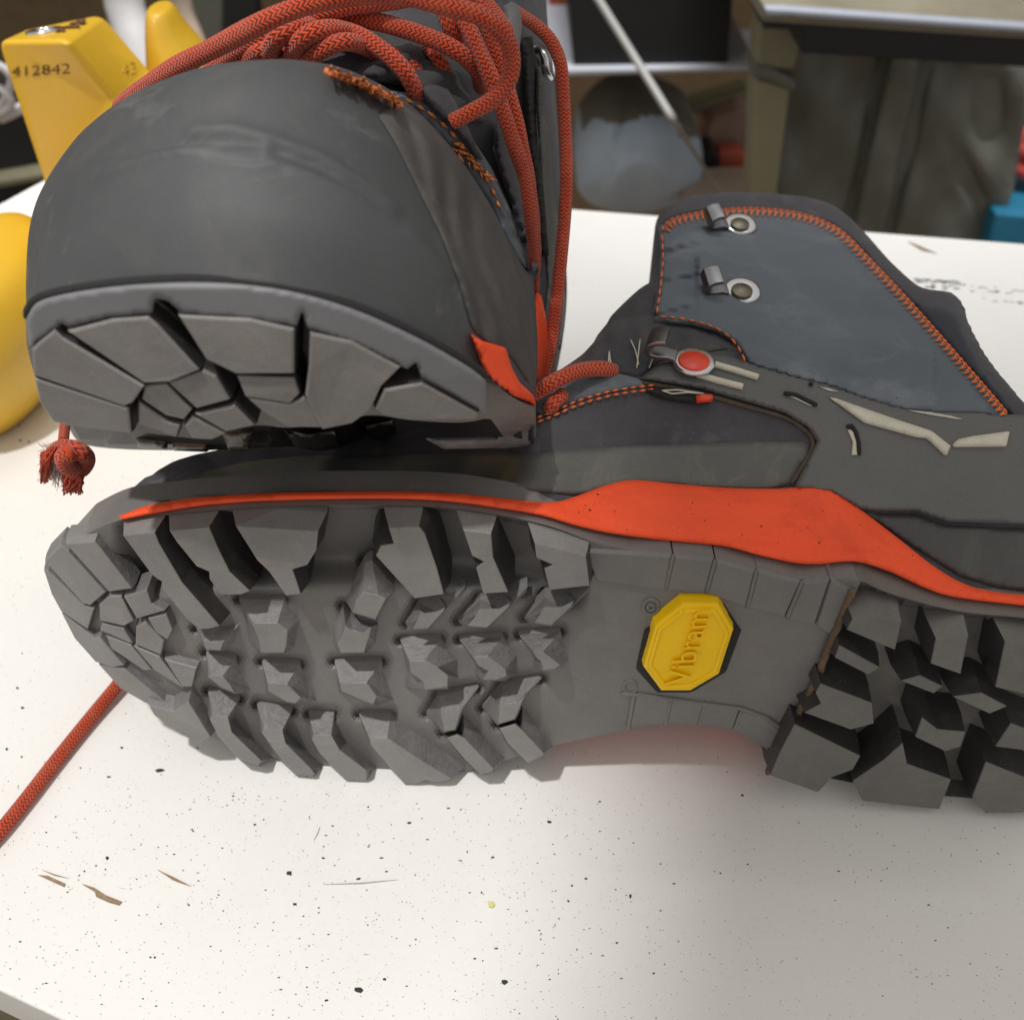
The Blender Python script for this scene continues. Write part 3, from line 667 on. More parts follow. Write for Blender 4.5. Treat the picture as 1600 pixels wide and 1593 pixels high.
shell('heel_rubber', [(1350, 800), (1385, 802), (1432, 803), (1478, 820), (1560, 824), (1640, 826), (1740, 830), (1740, 940), (1600, 922), (1560, 918), (1500, 900), (1420, 850)], 9, up1, 0.0014, M['heel'], boot1, edge=6)
# edge line of the panel
EL = catmull([(1003, 598), (1040, 604), (1095, 615), (1160, 633), (1225, 652), (1258, 672), (1270, 690), (1264, 712), (1236, 756)], 6)
M['seam'] = surface('brown_seam_edge', (0.085, 0.065, 0.045), 0.85, 0.4, 300, 2000, 0.4)
join_tubes('panel_seam', [[up1(p[0], p[1], 0.0004) for p in resample(EL, 5)]], 0.0007, M['seam'], boot1)

# orange midsole with its wave
STRIP_T = [(186, 806), (240, 787), (330, 775), (450, 769), (600, 767), (700, 770), (760, 775), (820, 782), (865, 784), (900, 775), (940, 760), (970, 752), (1000, 750), (1060, 756), (1140, 762), (1220, 763), (1270, 759), (1302, 766), (1345, 796), (1400, 838), (1460, 885), (1510, 913), (1560, 925), (1620, 930), (1700, 938)]
STRIP_B = [(1700, 962), (1600, 946), (1530, 938), (1480, 930), (1440, 916), (1390, 893), (1335, 877), (1280, 881), (1240, 879), (1190, 868), (1130, 853), (1040, 844), (960, 834), (900, 821), (850, 806), (790, 795), (700, 783), (600, 779), (450, 781), (330, 788), (240, 802), (190, 812)]
# the carrier surface for midsole: outsole edge -> upper
def mids(u, v, off=0.0):
    p = zproj(u, v, off + 0.0016)
    return p
def wave_disp(p, d):
    u, v = p
    k = sst(900, 1000, u) * (1 - sst(1330, 1480, u))
    return k * (0.0016 * sst(0, 28, d) - 0.0010 * math.exp(-((v - (840 + 0.07 * (u - 1000))) / 9) ** 2) * sst(1100, 1200, u))
mid1 = shell('midsole', catmull(STRIP_T, 4) + catmull(STRIP_B, 4), 6, mids, 0.0012, M['orange'], boot1, edge=6, disp=wave_disp)
# underside flare of the same midsole, on the far side of the arch
und = [sole(u, v, -0.008) for u, v in resample(catmull([(860, 1160), (940, 1138), (1010, 1124), (1080, 1120), (1140, 1128), (1185, 1148), (1203, 1185)], 6), 8)]
rows = []
for k in range(6):
    t = k / 5; rows.append([Vector((p.x, p.y + 0.003 + 0.030 * t, p.z + 0.003 + 0.004 * t)) for p in und])
V, Fq = grid_mesh(rows); o = mesh_obj('midsole', V, Fq, M['orange'], boot1, True)
o.modifiers.new('thick', 'SOLIDIFY').thickness = 0.003

# shaft panel and collar
ZIG = catmull([(1036, 362), (1046, 346), (1075, 337), (1110, 331), (1160, 327), (1210, 329), (1255, 336), (1298, 352), (1325, 372), (1352, 400), (1400, 450), (1450, 505), (1500, 562), (1540, 608), (1572, 646)], 6)
SHAFT = [(1029, 356), (1034, 350)] + [(u, v) for u, v in ZIG[4:]] + [(1590, 660), (1530, 648), (1450, 646), (1400, 640), (1340, 622), (1300, 606), (1240, 592), (1172, 572), (1163, 556), (1148, 536), (1118, 519), (1080, 509), (1050, 506), (1021, 503), (1019, 492), (1029, 450), (1031, 400)]
def shaft_disp(p, d):
    u, v = p; o = 0
    # moulded line that runs down the cuff, and soft flex wrinkles by the front edge
    ln = interp([1100, 1180, 1215, 1260, 1330, 1450], [405, 408, 430, 470, 525, 552], u)
    if 1090 < u < 1460: o += 0.0024 * sst(-9, 2, v - ln) - 0.0024 * sst(5, 90, v - ln)
    o -= 0.0016 * math.exp(-((v - (395 - 0.28 * (u - 1040))) / 4) ** 2) * (1 - sst(1070, 1120, u))
    o -= 0.0016 * math.exp(-((v - (440 - 0.15 * (u - 1040))) / 4) ** 2) * (1 - sst(1070, 1120, u))
    o -= 0.0016 * math.exp(-((v - (490 - 0.25 * (u - 1040))) / 4) ** 2) * (1 - sst(1065, 1110, u))
    return o
shaft1 = shell('cuff_panel', SHAFT, 6, up1, 0.0022, M['nubuck'], boot1, edge=6, disp=shaft_disp)
COLL = [(1030, 356), (1040, 342), (1072, 330), (1110, 324), (1160, 322), (1208, 324), (1258, 331), (1304, 346), (1345, 380), (1388, 429), (1434, 471), (1460, 479), (1484, 482), (1501, 496), (1509, 523), (1538, 579), (1580, 635), (1590, 652)] + [(u, v) for u, v in reversed(ZIG)]
shell('padded_collar', COLL, 6, up1, 0.0020, M['collar'], boot1, edge=8)
shell('tongue', [(846, 604), (905, 566), (925, 540), (950, 505), (985, 470), (1016, 446), (1024, 455), (1024, 500), (1090, 515), (1140, 545), (1090, 552), (1040, 560), (1000, 588), (950, 580), (900, 588)], 8, up1, 0.0007, M['tongue'], boot1, edge=4,
      disp=lambda p, d: 0.0007 * math.sin((p[0] + p[1] * 0.6) * 0.11) * math.sin(p[0] * 0.05 - p[1] * 0.09) * sst(0, 15, d))

def on_cuff(u, v, off): return up1(u, v, 0.0024 + off)
# zigzag seam
zz = resample(ZIG, 9.5); st = []
for i in range(len(zz) - 1):
    a, b = zz[i], zz[i + 1]; d = (b - a).normalized(); nrm = Vector((-d.y, d.x))
    if nrm.y < 0: nrm = -nrm
    mid = (a + b) / 2
    st.append([on_cuff(*(a - nrm * 1), 0.0002), on_cuff(*(mid - nrm * 0.5), 0.0006), on_cuff(*(mid + nrm * 10.5), 0.0003)])
    st.append([on_cuff(*(mid + nrm * 10.5), 0.0003), on_cuff(*(mid + nrm * 3 + d * 3), 0.0006), on_cuff(*(b - nrm * 1), 0.0002)])
    st.append([on_cuff(*(a - nrm * 2.0), 0.0002), on_cuff(*(mid - nrm * 2.5), 0.0007), on_cuff(*(b - nrm * 2.0), 0.0002)])
join_tubes('stitching', st, 0.00027, M['stitch'], boot1, 6, 'stuff')
def dashes(path, sf, dash, gap, off, closed=False, jitter=0.6):
    pts = resample(path, 1.0); out = []; i = 0
    while i + dash < len(pts):
        a, b = pts[i], pts[i + dash]; j = lambda: random.uniform(-jitter, jitter)
        out.append([sf(a.x + j(), a.y + j(), off - 0.0004), sf(*((a + b) / 2), off + 0.0003), sf(b.x + j(), b.y + j(), off - 0.0004)]); i += dash + gap
    return out
d1 = dashes(catmull([(1034, 366), (1036, 400), (1034, 430), (1031, 455), (1026, 490)], 6), on_cuff, 11, 3, 0.0003)
d1 += dashes(catmull([(1030, 494), (1060, 497), (1090, 503), (1115, 511), (1140, 526), (1155, 545), (1165, 566)], 6), on_cuff, 11, 4, 0.0003)
pth = catmull([(838, 653), (870, 640), (905, 625), (950, 612), (990, 605), (1026, 601)], 6)
on_face = lambda u, v, off: up1(u, v, 0.0010 + off)
d1 += dashes(pth, on_face, 10, 4, 0.0003) + dashes([(u + 1, v + 6.5) for u, v in pth], on_face, 10, 4, 0.0001)
join_tubes('stitching', d1, 0.00036, M['stitch'], boot1, 6, 'stuff')

# cream prints and slots on the side panel
on_pan = lambda u, v, off: up1(u, v, 0.0028 + off)
q5 = lambda p: crop(1180, 560, 3.81, p)
for poly in (q5([(440,232),(480,236),(620,285),(860,368),(1050,430),(1165,520),(1140,578),(1125,576),(1020,475),(960,470),(650,385),(560,320)]),
             q5([(1172,515),(1205,480),(1300,460),(1515,432),(1495,525),(1180,528)])):
    o = shell('chevron_print', poly, 5, on_pan, 0.0011, M['cream'], boot1, edge=4)
for poly in (q5([(905,308),(1040,318),(1160,340),(1240,362),(1200,360),(1050,338)]), q5([(380,168),(440,178),(500,200),(440,192)])):
    shell('print_sliver', poly, 3, on_pan, 0.0005, M['cream'], boot1, edge=2)
for poly in (q5([(180,212),(240,228),(300,255),(345,285),(310,275),(240,240)]), q5([(548,420),(580,425),(605,480),(612,575),(572,575),(580,500)]),):
    shell('loop_slot', poly, 3, on_pan, 0.0005, M['cream'], boot1, edge=2)
join_tubes('slot_edge', [[on_pan(p[0], p[1], 0.0004) for p in resample(q5(l), 4)] for l in ([(170,205),(240,215),(320,255),(370,278)], [(545,405),(575,400),(600,440),(615,500),(620,575)], [(320,145),(345,158)])], 0.0006, M['dark'], boot1)
for l in ([(1113, 568), (1145, 577), (1184, 589)], [(1089, 584), (1120, 594), (1160, 604)]):
    tube('webbing_cord', [on_pan(p[0], p[1], 0.0004) for p in resample(l, 4)], 0.0009, M['cream'], boot1, 8)
# folded lace loop pocket
shell('lace_loop', [(1008, 612), (1020, 604), (1050, 606), (1096, 614), (1112, 618), (1112, 628), (1096, 632), (1070, 630), (1035, 624)], 5, up1, 0.0022, M['dark'], boot1, edge=5)
tube('loop_end', [up1(1088, 624, 0.0026), up1(1100, 622, 0.003), up1(1111, 622, 0.0026)], 0.0011, M['red'], boot1, 10)
join_tubes('frayed_thread', [[up1(p[0], p[1], 0.0028) for p in resample(l, 4)] for l in ([(1034, 610), (1060, 609), (1100, 615)], [(1034, 610), (1050, 615), (1075, 613), (1100, 615)])]
           + [[up1(p[0], p[1], 0.0012) for p in resample(l, 4)] for l in ([(952, 548), (950, 575), (962, 583)], [(958, 582), (953, 560), (952, 548)], [(1030, 520), (1020, 560), (1014, 575)], [(1000, 530), (995, 575)], [(985, 530), (993, 548), (998, 570)])], 0.00022, M['cream'], boot1, 5)

# lace hooks
def disc(name, sf, u, v, r, h, mat, parent, off=0.0, dome=0.0, hole=0.0):
    c = sf(u, v, off); dl = 18 if sf in (on_cuff, on_pan) else 6; n_ = (sf(u + dl, v, off) - sf(u - dl, v, off)).cross(sf(u, v + dl, off) - sf(u, v - dl, off)).normalized()
    if n_.dot(C0 - c) < 0: n_ = -n_
    if sf in (on_cuff, on_pan): n_ = Vector((0.0, -0.2, 0.98)).normalized() if sf is on_cuff else Vector((0.0, -0.05, 1.0)).normalized()
    a = n_.cross(Vector((0, 1, 0.3))).normalized(); b = n_.cross(a)
    prof = [(r, -0.0004), (r, h * 0.6), (r * 0.93, h * 0.9), (r * 0.82, h)]
    prof += [(r * 0.55, h + dome * 0.7), (r * 0.25, h + dome), (0.00001, h + dome)] if not hole else [(hole, h), (hole, -0.0004)]
    V = []; Fq = []; K = 28
    for q, z in prof:
        for k in range(K): t = 2 * math.pi * k / K; V.append(c + a * (q * math.cos(t)) + b * (q * math.sin(t)) + n_ * z)
    for i in range(len(prof) - 1):
        for k in range(K): Fq.append((i * K + k, i * K + (k + 1) % K, (i + 1) * K + (k + 1) % K, (i + 1) * K + k))
    return mesh_obj(name, V, Fq, mat, parent, True)
def hook(cu, cv, hu, hv, capm, sf, par, lab=None):
    pl = disc('lace_hook', sf, cu, cv, 0.0056, 0.0009, M['steel'], par, 0.0010)
    if lab: pl['label'] = lab
    disc('rivet', sf, cu, cv, 0.0041 if lab else 0.0032, 0.0007, capm, pl, 0.0018, dome=0.0005)
    # arm, bent hook
    n_ = (sf(cu + 18, cv, 0) - sf(cu - 18, cv, 0)).cross(sf(cu, cv + 18, 0) - sf(cu, cv - 18, 0)).normalized()
    if n_.dot(C0 - sf(cu, cv, 0)) < 0: n_ = -n_
    n_ = Vector((0.0, -0.2, 0.98)).normalized() if sf is on_cuff else Vector((0.0, -0.05, 1.0)).normalized()
    c = sf(cu, cv, 0.0012); e = sf(hu, hv, 0.0012); d = (e - c).normalized(); w = n_.cross(d).normalized()
    prof = [(0.0047, 0.0003, .0022), (0.0068, 0.0005, .0020), (0.0098, 0.0004, .0026), (0.0116, 0.0010, .0032), (0.0124, 0.0026, .0037), (0.0118, 0.0044, .0038), (0.0100, 0.0055, .0037), (0.0076, 0.0059, .0035)]
    V = []; Fq = []; th = 0.0007
    for i, (t, z, hw) in enumerate(prof):
        p = c + d * t + n_ * z
        t0, z0 = prof[max(0, i - 1)][:2]; t1, z1 = prof[min(len(prof) - 1, i + 1)][:2]
        tn = (d * (t1 - t0) + n_ * (z1 - z0)).normalized(); nn = w.cross(tn).normalized()
        V += [p + w * hw + nn * th, p - w * hw + nn * th, p - w * hw - nn * th, p + w * hw - nn * th]
    for i in range(len(prof) - 1):
        for k in range(4): k2 = (k + 1) % 4; Fq.append((i * 4 + k, i * 4 + k2, (i + 1) * 4 + k2, (i + 1) * 4 + k))
    Fq += [(0, 1, 2, 3), tuple((len(prof) - 1) * 4 + k for k in range(4))]
    o = mesh_obj('hook', V, Fq, M['steel_dark'], pl, False); bevel(o, 0.0003, 2)
    return pl
hook(1156, 351, 1100, 352, M['rivet'], on_cuff, boot1)
hook(1159, 455, 1103, 452, M['rivet'], on_cuff, boot1)
hook(1084, 565, 1030, 553, M['red'], on_pan, boot1, 'lace hook with a red rivet')
# laces of the lower boot
def path3(pts, n=6): return [Vector(p) for p in catmull([tuple(p) for p in pts], n)]
tube('lace', path3([up1(828, 618, 0.004), up1(850, 606, 0.005), up1(871, 593, 0.0055), up1(905, 579, 0.005), up1(938, 576, 0.0035), up1(958, 580, 0.000)]), lambda t: 0.0021, M['lace'], boot1, 14, 0.0006)
shell('eyelet', [(848, 634), (866, 614), (884, 606), (889, 616), (882, 630), (866, 640)], 4, up1, 0.0014, M['dark'], boot1, edge=3)
tube('lace', path3([up1(856, 640, 0.001), up1(866, 628, 0.003), up1(880, 616, 0.002)]), 0.0019, M['lace'], boot1, 12, 0.0006)
tube('lace', path3([atZ(190, 1062, 0.004), atZ(178, 1077, 0.0035), atZ(140, 1123, 0.0026), atZ(90, 1185, 0.0024), atZ(30, 1262, 0.0024), atZ(-20, 1320, 0.0024), atZ(-90, 1380, 0.0024)]), 0.00215, M['lace'], boot1, 14, 0.0006)

# ================================================================== UPPER BOOT (stands on the other, toe to the camera)
boot2 = thing('hiking_boot', 'grey hiking boot standing on the other one, big rubber toe cap in front', 'boot', (0.0, 0.32, 0.1), 'pair of grey hiking boots with orange trim')
CAP = [
 [(70, 560, .25), (52, 530, .222), (46, 492, .204), (66, 466, .188), (150, 447, .174), (250, 438, .168), (350, 438, .166), (450, 450, .166), (550, 478, .168), (650, 522, .172), (735, 572, .179), (805, 620, .190), (834, 628, .205), (838, 600, .225), (832, 560, .245)],
 [(66, 500, .25), (43, 460, .224), (45, 425, .209), (78, 380, .192), (160, 345, .179), (260, 325, .173), (360, 320, .171), (460, 330, .171), (560, 352, .173), (660, 400, .178), (742, 468, .186), (800, 530, .197), (829, 560, .211), (840, 550, .228), (836, 520, .246)],
 [(90, 380, .252), (56, 340, .231), (64, 300, .219), (108, 260, .204), (180, 232, .193), (270, 212, .187), (365, 203, .185), (465, 212, .186), (560, 236, .189), (650, 288, .195), (728, 360, .204), (790, 440, .214), (822, 480, .226), (836, 480, .238), (835, 455, .25)],
 [(170, 250, .262), (128, 215, .242), (145, 190, .233), (190, 158, .221), (245, 132, .213), (310, 113, .208), (385, 103, .206), (460, 103, .207), (540, 118, .211), (625, 160, .218), (700, 230, .227), (765, 320, .237), (806, 400, .245), (828, 430, .252), (830, 410, .26)],
 [(230, 230, .272), (200, 190, .262), (215, 165, .255), (250, 142, .247), (290, 124, .241), (345, 106, .236), (410, 99, .236), (480, 100, .238), (556, 118, .243), (635, 165, .25), (705, 240, .257), (762, 330, .262), (800, 400, .266), (822, 430, .268), (826, 410, .272)],
]
CAP[0] = [(u, v, y - 0.0035) for u, v, y in CAP[0]]
gc = net(CAP, 9, 12)
def crease(p_uv): return 0
Vc, Fcc = grid_mesh(gc)
# soft wrinkles in the rubber, given as pixel lines with depth and width
CREASES = [([(150, 262), (200, 240), (260, 226), (330, 222), (400, 226)], -0.0011, 6), ([(160, 275), (215, 252), (265, 238), (320, 236)], 0.0010, 6),
           ([(300, 205), (370, 203), (430, 220), (500, 247), (560, 284), (620, 330)], 0.0013, 7), ([(430, 235), (500, 262), (565, 300), (630, 350)], -0.0013, 6),
           ([(455, 262), (530, 290), (600, 330), (660, 385), (700, 430)], 0.0009, 8), ([(690, 380), (720, 440), (738, 520)], 0.0007, 7), ([(705, 360), (740, 430), (760, 520)], -0.0008, 7), ([(740, 380), (775, 450), (795, 530)], 0.0007, 8)]
def to_px(p):
    q = Vector(p) - C0; w = q.dot(FW); return (800 + F * q.dot(RT) / w, 796.5 - F * q.dot(UP) / w)
s0 = make_surf(Vc, Fcc)
VNc = [Vector((0, 0, 0)) for _ in Vc]
for f in Fcc:
    nn = (Vc[f[1]] - Vc[f[0]]).cross(Vc[f[2]] - Vc[f[0]])
    for i in f: VNc[i] += nn
for i, p in enumerate(Vc):
    px = to_px(p); o = 0
    for l, a, w in CREASES:
        d = min(seg_dist(px, l[k], l[k + 1]) for k in range(len(l) - 1))
        if d < 3 * w: o += a * math.exp(-(d / w) ** 2)
    if o:
        nn = VNc[i].normalized()
        if nn.dot(p - C0) > 0: nn = -nn
        Vc[i] = p + nn * o
cap2 = mesh_obj('toe_cap', Vc, Fcc, M['cap'], boot2, True)
cap2.modifiers.new('thick', 'SOLIDIFY').thickness = 0.002
cap2.modifiers['thick'].offset = 1 if False else -1
sub = cap2.modifiers.new('sub', 'SUBSURF'); sub.levels = sub.render_levels = 1

# body behind the cap: instep, tongue, shaft
BODY = [
 [(505, -120, .46), (490, -120, .41), (530, -120, .37), (620, -120, .35), (740, -120, .345), (815, -120, .36), (862, -120, .40), (850, -120, .45)],
 [(485, 0, .42), (470, -10, .37), (515, -10, .335), (600, -10, .317), (720, -5, .315), (800, 0, .335), (852, 0, .375), (842, 0, .42)],
 [(400, 90, .37), (400, 70, .33), (460, 65, .295), (570, 70, .28), (690, 85, .278), (785, 95, .30), (860, 100, .35), (852, 100, .40)],
 [(330, 170, .31), (390, 130, .285), (470, 120, .262), (570, 135, .253), (680, 180, .257), (780, 210, .285), (868, 215, .335), (858, 215, .38)],
 [(430, 280, .275), (480, 230, .262), (540, 220, .253), (620, 240, .25), (705, 280, .257), (795, 310, .28), (874, 330, .32), (864, 330, .36)],
 [(560, 400, .26), (600, 380, .255), (650, 380, .25), (700, 390, .248), (760, 410, .252), (825, 430, .27), (884, 440, .305), (872, 440, .35)],
 [(640, 520, .25), (680, 510, .24), (720, 510, .232), (760, 520, .228), (805, 535, .232), (845, 540, .252), (880, 520, .29), (872, 520, .33)],
 [(660, 620, .25), (690, 610, .24), (730, 605, .235), (770, 605, .228), (812, 608, .228), (845, 605, .245), (868, 590, .28), (860, 590, .32)],
]
gb = net(BODY, 5, 5)
Vb, Fb = grid_mesh(gb)
body2 = mesh_obj('upper', Vb, Fb, M['suede'], boot2, True)
body2.modifiers.new('thick', 'SOLIDIFY').thickness = 0.002
b2 = make_surf(Vb, Fb)
allV = [Vector(p) for p in Vc] + [Vector(p) for p in Vb]; allF = Fcc + [tuple(i + len(Vc) for i in f) for f in Fb]
a2 = make_surf(allV, allF)
M['worn'] = surface('worn_grey_leather', (0.085, 0.080, 0.077), 0.7, 0.3, 40, 1500, 0.4, 0.0005, 0.3, dirt=(0.17, 0.145, 0.115), dirt_amt=0.6, dirt_scale=45)
sc_ = make_surf(Vc, Fcc)
shell('vamp_side', [(612, 156), (660, 182), (716, 245), (764, 318), (798, 385), (820, 440), (830, 500), (832, 560), (826, 600), (800, 560), (766, 540), (738, 514), (716, 440), (690, 370), (655, 300), (618, 225), (590, 180)], 7, sc_, 0.0006, M['worn'], boot2, edge=9,
      disp=lambda p, d: 0.0006 * math.sin((p[0] - 0.25 * p[1]) * 0.16 + 2 * math.sin(p[1] * 0.02)) * sst(5, 25, d))
# facing with stitches beside the cap
shell('eyelet_facing', [(600, 140), (640, 146), (690, 168), (730, 205), (768, 262), (800, 330), (822, 400), (826, 430), (800, 400), (765, 320), (715, 245), (650, 178)], 8, b2, 0.0022, M['nubuck'], boot2, edge=5, lift=0.003)
shell('tongue', [(420, 60), (480, 42), (560, 40), (640, 60), (700, 95), (730, 140), (760, 190), (720, 190), (690, 165), (650, 140), (590, 128), (520, 116), (450, 100)], 9, b2, 0.003, M['tongue'], boot2, edge=8, lift=0.002,
      disp=lambda p, d: 0.0012 * math.sin(p[0] * .06 + p[1] * .09))
shell('facing_fold', [(650, 140), (672, 128), (700, 140), (722, 175), (738, 215), (755, 250), (742, 250), (715, 210), (680, 178)], 6, b2, 0.004, M['suede'], boot2, edge=8, lift=0.004)
shell('facing_fold', [(775, 190), (795, 215), (815, 300), (828, 380), (815, 380), (795, 310), (770, 235)], 6, b2, 0.003, M['suede'], boot2, edge=6, lift=0.003)
shell('side_panel', [(842, 170), (858, 200), (866, 300), (878, 400), (884, 470), (878, 540), (866, 590), (852, 590), (848, 520), (856, 440), (846, 330)], 6, b2, 0.0012, M['rand'], boot2, edge=4)
shell('tongue_tip', [(786, 10), (800, 2), (812, 10), (816, 40), (812, 75), (806, 100), (797, 85), (790, 50)], 5, b2, 0.004, M['band'], boot2, edge=7, lift=0.010)
shell('cuff_panel', [(816, 60), (832, 56), (838, 100), (836, 160), (840, 230), (850, 300), (858, 400), (846, 400), (838, 320), (826, 230), (820, 150)], 6, b2, 0.002, M['dark'], boot2, edge=4, lift=0.003)
shell('cuff_edge', [(838, 110), (846, 95), (852, 130), (846, 200), (850, 260), (842, 220), (838, 170)], 4, b2, 0.002, M['rand'], boot2, edge=3, lift=0.004)
# orange midsole seen past the cap
on_b = lambda u, v, off: a2(u, v, off)
def oy(y0, k=0.0): return lambda u, v, off: atY(u, v, y0 + k * (u - 800) - off)
shell('midsole', [(736, 522), (752, 532), (790, 543), (800, 575), (812, 598), (834, 618), (838, 634), (812, 622), (782, 610), (762, 590), (750, 562)], 5, a2, 0.0022, M['orange'], boot2, edge=5, lift=0.0004)
shell('midsole', [(832, 470), (838, 456), (846, 462), (855, 505), (858, 545), (852, 596), (838, 604), (824, 590), (820, 560), (828, 530), (832, 505)], 5, b2, 0.0025, M['orange'], boot2, edge=6, lift=0.002)

# sole of the upper boot at the toe
XC = -0.052
def ys2(x, z):
    q = (x - XC) / 0.058
    return 0.1625 + 0.0135 * abs(q) ** 2.4 + 0.16 * max(0, 0.150 - z) + 3.5 * max(0, 0.128 - z) ** 2 * 10
def toeS(u, v, h=0.0):
    d = ray(u, v); y = 0.17
    for _ in range(30):
        p = C0 + d * (y / d.y); y = 0.6 * y + 0.4 * (ys2(p.x, p.z) - h)
    return C0 + d * (y / d.y)
RIM = catmull([(40, 500), (44, 488), (66, 464), (150, 447), (250, 438), (350, 438), (450, 450), (550, 478), (650, 522), (730, 567), (760, 590)], 4)
LOW = catmull([(765, 652), (720, 660), (640, 656), (580, 648), (520, 660), (450, 668), (410, 664), (360, 668), (320, 684), (260, 680), (205, 672), (120, 664), (88, 652), (66, 620), (52, 580), (42, 540)], 4)
core = RIM + [(800, 620), (836, 640), (836, 690), (800, 700)] + LOW
P, Fq, bq = fill(core, 12)
fr = [toeS(u, v, -0.0085) for u, v in P]; bk = [p + Vector((0, 0.035, -0.022)) for p in fr]; n = len(P)
faces = list(Fq) + [tuple(i + n for i in reversed(f)) for f in Fq]; cnt = {}
for f in Fq:
    for i in range(3): e = (f[i], f[(i + 1) % 3]); cnt[frozenset(e)] = cnt.get(frozenset(e), []) + [e]
for l in cnt.values():
    if len(l) == 1: a, c = l[0]; faces.append((c, a, a + n, c + n))
outsole2 = mesh_obj('outsole', fr + bk, faces, M['sole'], boot2, False)
band_low = [(760, 648), (700, 612), (658, 590), (650, 566), (636, 577), (560, 542), (490, 517), (480, 512), (472, 486), (463, 511), (380, 500), (288, 492), (262, 470), (242, 466), (238, 491), (170, 497), (108, 512), (95, 505), (90, 515), (66, 530), (46, 545)]
bandpoly = [(u, v + 4) for u, v in RIM] + band_low
shell('sole_rim', bandpoly, 6, toeS, 0.0014, M['band'], outsole2, edge=6)
cU = lambda p: crop(0, 400, 3.2, p)
cV = lambda p: crop(400, 400, 3.2, p)
LUG2 = [
 cU([(170,612),(640,762),(655,888),(340,850),(265,830),(195,730)]),
 cU([(166,598),(158,470),(185,440),(270,372),(312,412),(720,652),(660,738),(620,752)]),
 cU([(335,378),(560,320),(740,308),(790,350),(995,572),(850,632),(720,638)]),
 cU([(890,300),(1250,318),(1470,368),(1470,590),(1180,592),(1030,520)]),
 cV([(268,385),(480,430),(720,560),(625,655),(570,775),(480,840),(330,870),(245,700),(262,560)]),
 cV([(830,638),(980,720),(1110,790),(1100,820),(770,820),(650,800),(592,768),(640,668)]),
 cU([(722,652),(828,642),(958,770),(918,820),(830,800),(708,718)]), cU([(692,732),(840,832),(900,846),(880,908),(690,838)]),
 cU([(972,792),(1170,748),(1270,850),(1130,880)]), cU([(920,850),(960,802),(1128,888),(1060,920),(962,915)]),
 cU([(842,636),(1020,572),(1080,602),(1148,720),(982,765)]), cU([(1182,602),(1470,612),(1498,690),(1450,738),(1225,705)]),
 cU([(1232,710),(1450,742),(1520,705),(1640,790),(1640,860),(1440,858),(1312,780)]),
]
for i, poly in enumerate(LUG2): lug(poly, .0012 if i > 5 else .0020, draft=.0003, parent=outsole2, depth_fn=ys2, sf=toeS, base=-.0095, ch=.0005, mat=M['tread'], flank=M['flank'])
join_tubes('rim_groove_shade', [[toeS(p[0], p[1], -0.0006) for p in resample(RIM[2:], 8)]], 0.0010, M['dark'], boot2, 8)  # black tube stands for the shade in the groove under the cap
shell('rear_tread', catmull([(100, 655), (140, 650), (300, 660), (420, 650), (600, 640), (760, 640), (832, 640), (832, 690), (760, 694), (600, 696), (450, 698), (330, 703), (200, 702), (130, 694), (112, 676)], 3), 10, lambda u, v, o=0.0: atY(u, v, 0.200 + 0.00022 * abs(u - 420) - o), 0.004, M['flank'], outsole2, edge=3, smooth=False)  # near-black colour holds the shade of the recess under the toe
# sidewall at the right with its notches
def side2(u, v, off=0.0): return atY(u, v, 0.186 + 0.00022 * max(0, u - 740) - off)
shell('sole_sidewall', cV([(1060,560),(1120,600),(1250,700),(1400,730),(1402,900),(1372,952),(1240,960),(1180,960),(940,965),(840,910),(1100,905),(1230,890),(1190,770),(1150,755),(1110,810),(1060,800)]), 6, side2, 0.004, M['flank_grey'], outsole2, edge=3)
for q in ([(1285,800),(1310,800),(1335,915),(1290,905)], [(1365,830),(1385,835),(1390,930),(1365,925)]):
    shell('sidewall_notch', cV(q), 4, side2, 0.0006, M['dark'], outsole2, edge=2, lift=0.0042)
# lugs further back under the sole
def bk2(u, v, off=0.0): return atY(u, v, 0.188 + 0.00025 * abs(u - 420) - off)
for poly in ([(212, 684), (262, 690), (262, 703), (216, 700)], [(270, 691), (326, 694), (326, 706), (270, 704)], [(345, 672), (385, 676), (392, 704), (358, 706)], cU([(1130,890),(1270,860),(1240,960),(1170,950)]),
             cV([(140,870),(260,890),(390,870),(420,960),(300,975),(200,960)]), cV([(540,850),(680,820),(720,900),(660,945),(580,910)]), [(640, 662), (690, 657), (702, 692), (660, 697)], [(712, 664), (752, 660), (758, 690), (720, 694)]):
    shell('rear_lug', poly, 5, bk2, 0.007, M['flank'], outsole2, edge=3)

# orange stitches of the facing
on_f = lambda u, v, off: b2(u, v, 0.0053 + off)
ds = dashes(catmull([(610, 148), (640, 158), (675, 180), (700, 202), (725, 230), (748, 260), (770, 298), (788, 345)], 6), on_f, 15, 7, 0.0004)
join_tubes('stitching', ds, 0.0005, M['stitch_pale'], boot2, 6, 'stuff')
fz = []
for k in range(26):
    t = random.random(); u = 706 + 55 * t + random.uniform(-7, 7); v = 222 + 55 * t + random.uniform(-6, 6); a = random.uniform(0.2, 1.5); l = random.uniform(8, 20)
    fz.append([on_f(u, v, 0.0002), on_f(u + l * .5 * math.cos(a), v + l * .5 * math.sin(a), 0.0014), on_f(u + l * math.cos(a), v + l * math.sin(a), 0.0004)])
tube('seam_cord', path3([a2(508, 112, 0.0), a2(535, 121, 0.0004), a2(570, 134, 0.0004), a2(600, 149, 0.0004), a2(626, 166, 0.0)], 6), 0.0008, M['stitch'], boot2, 10, 0.0006)
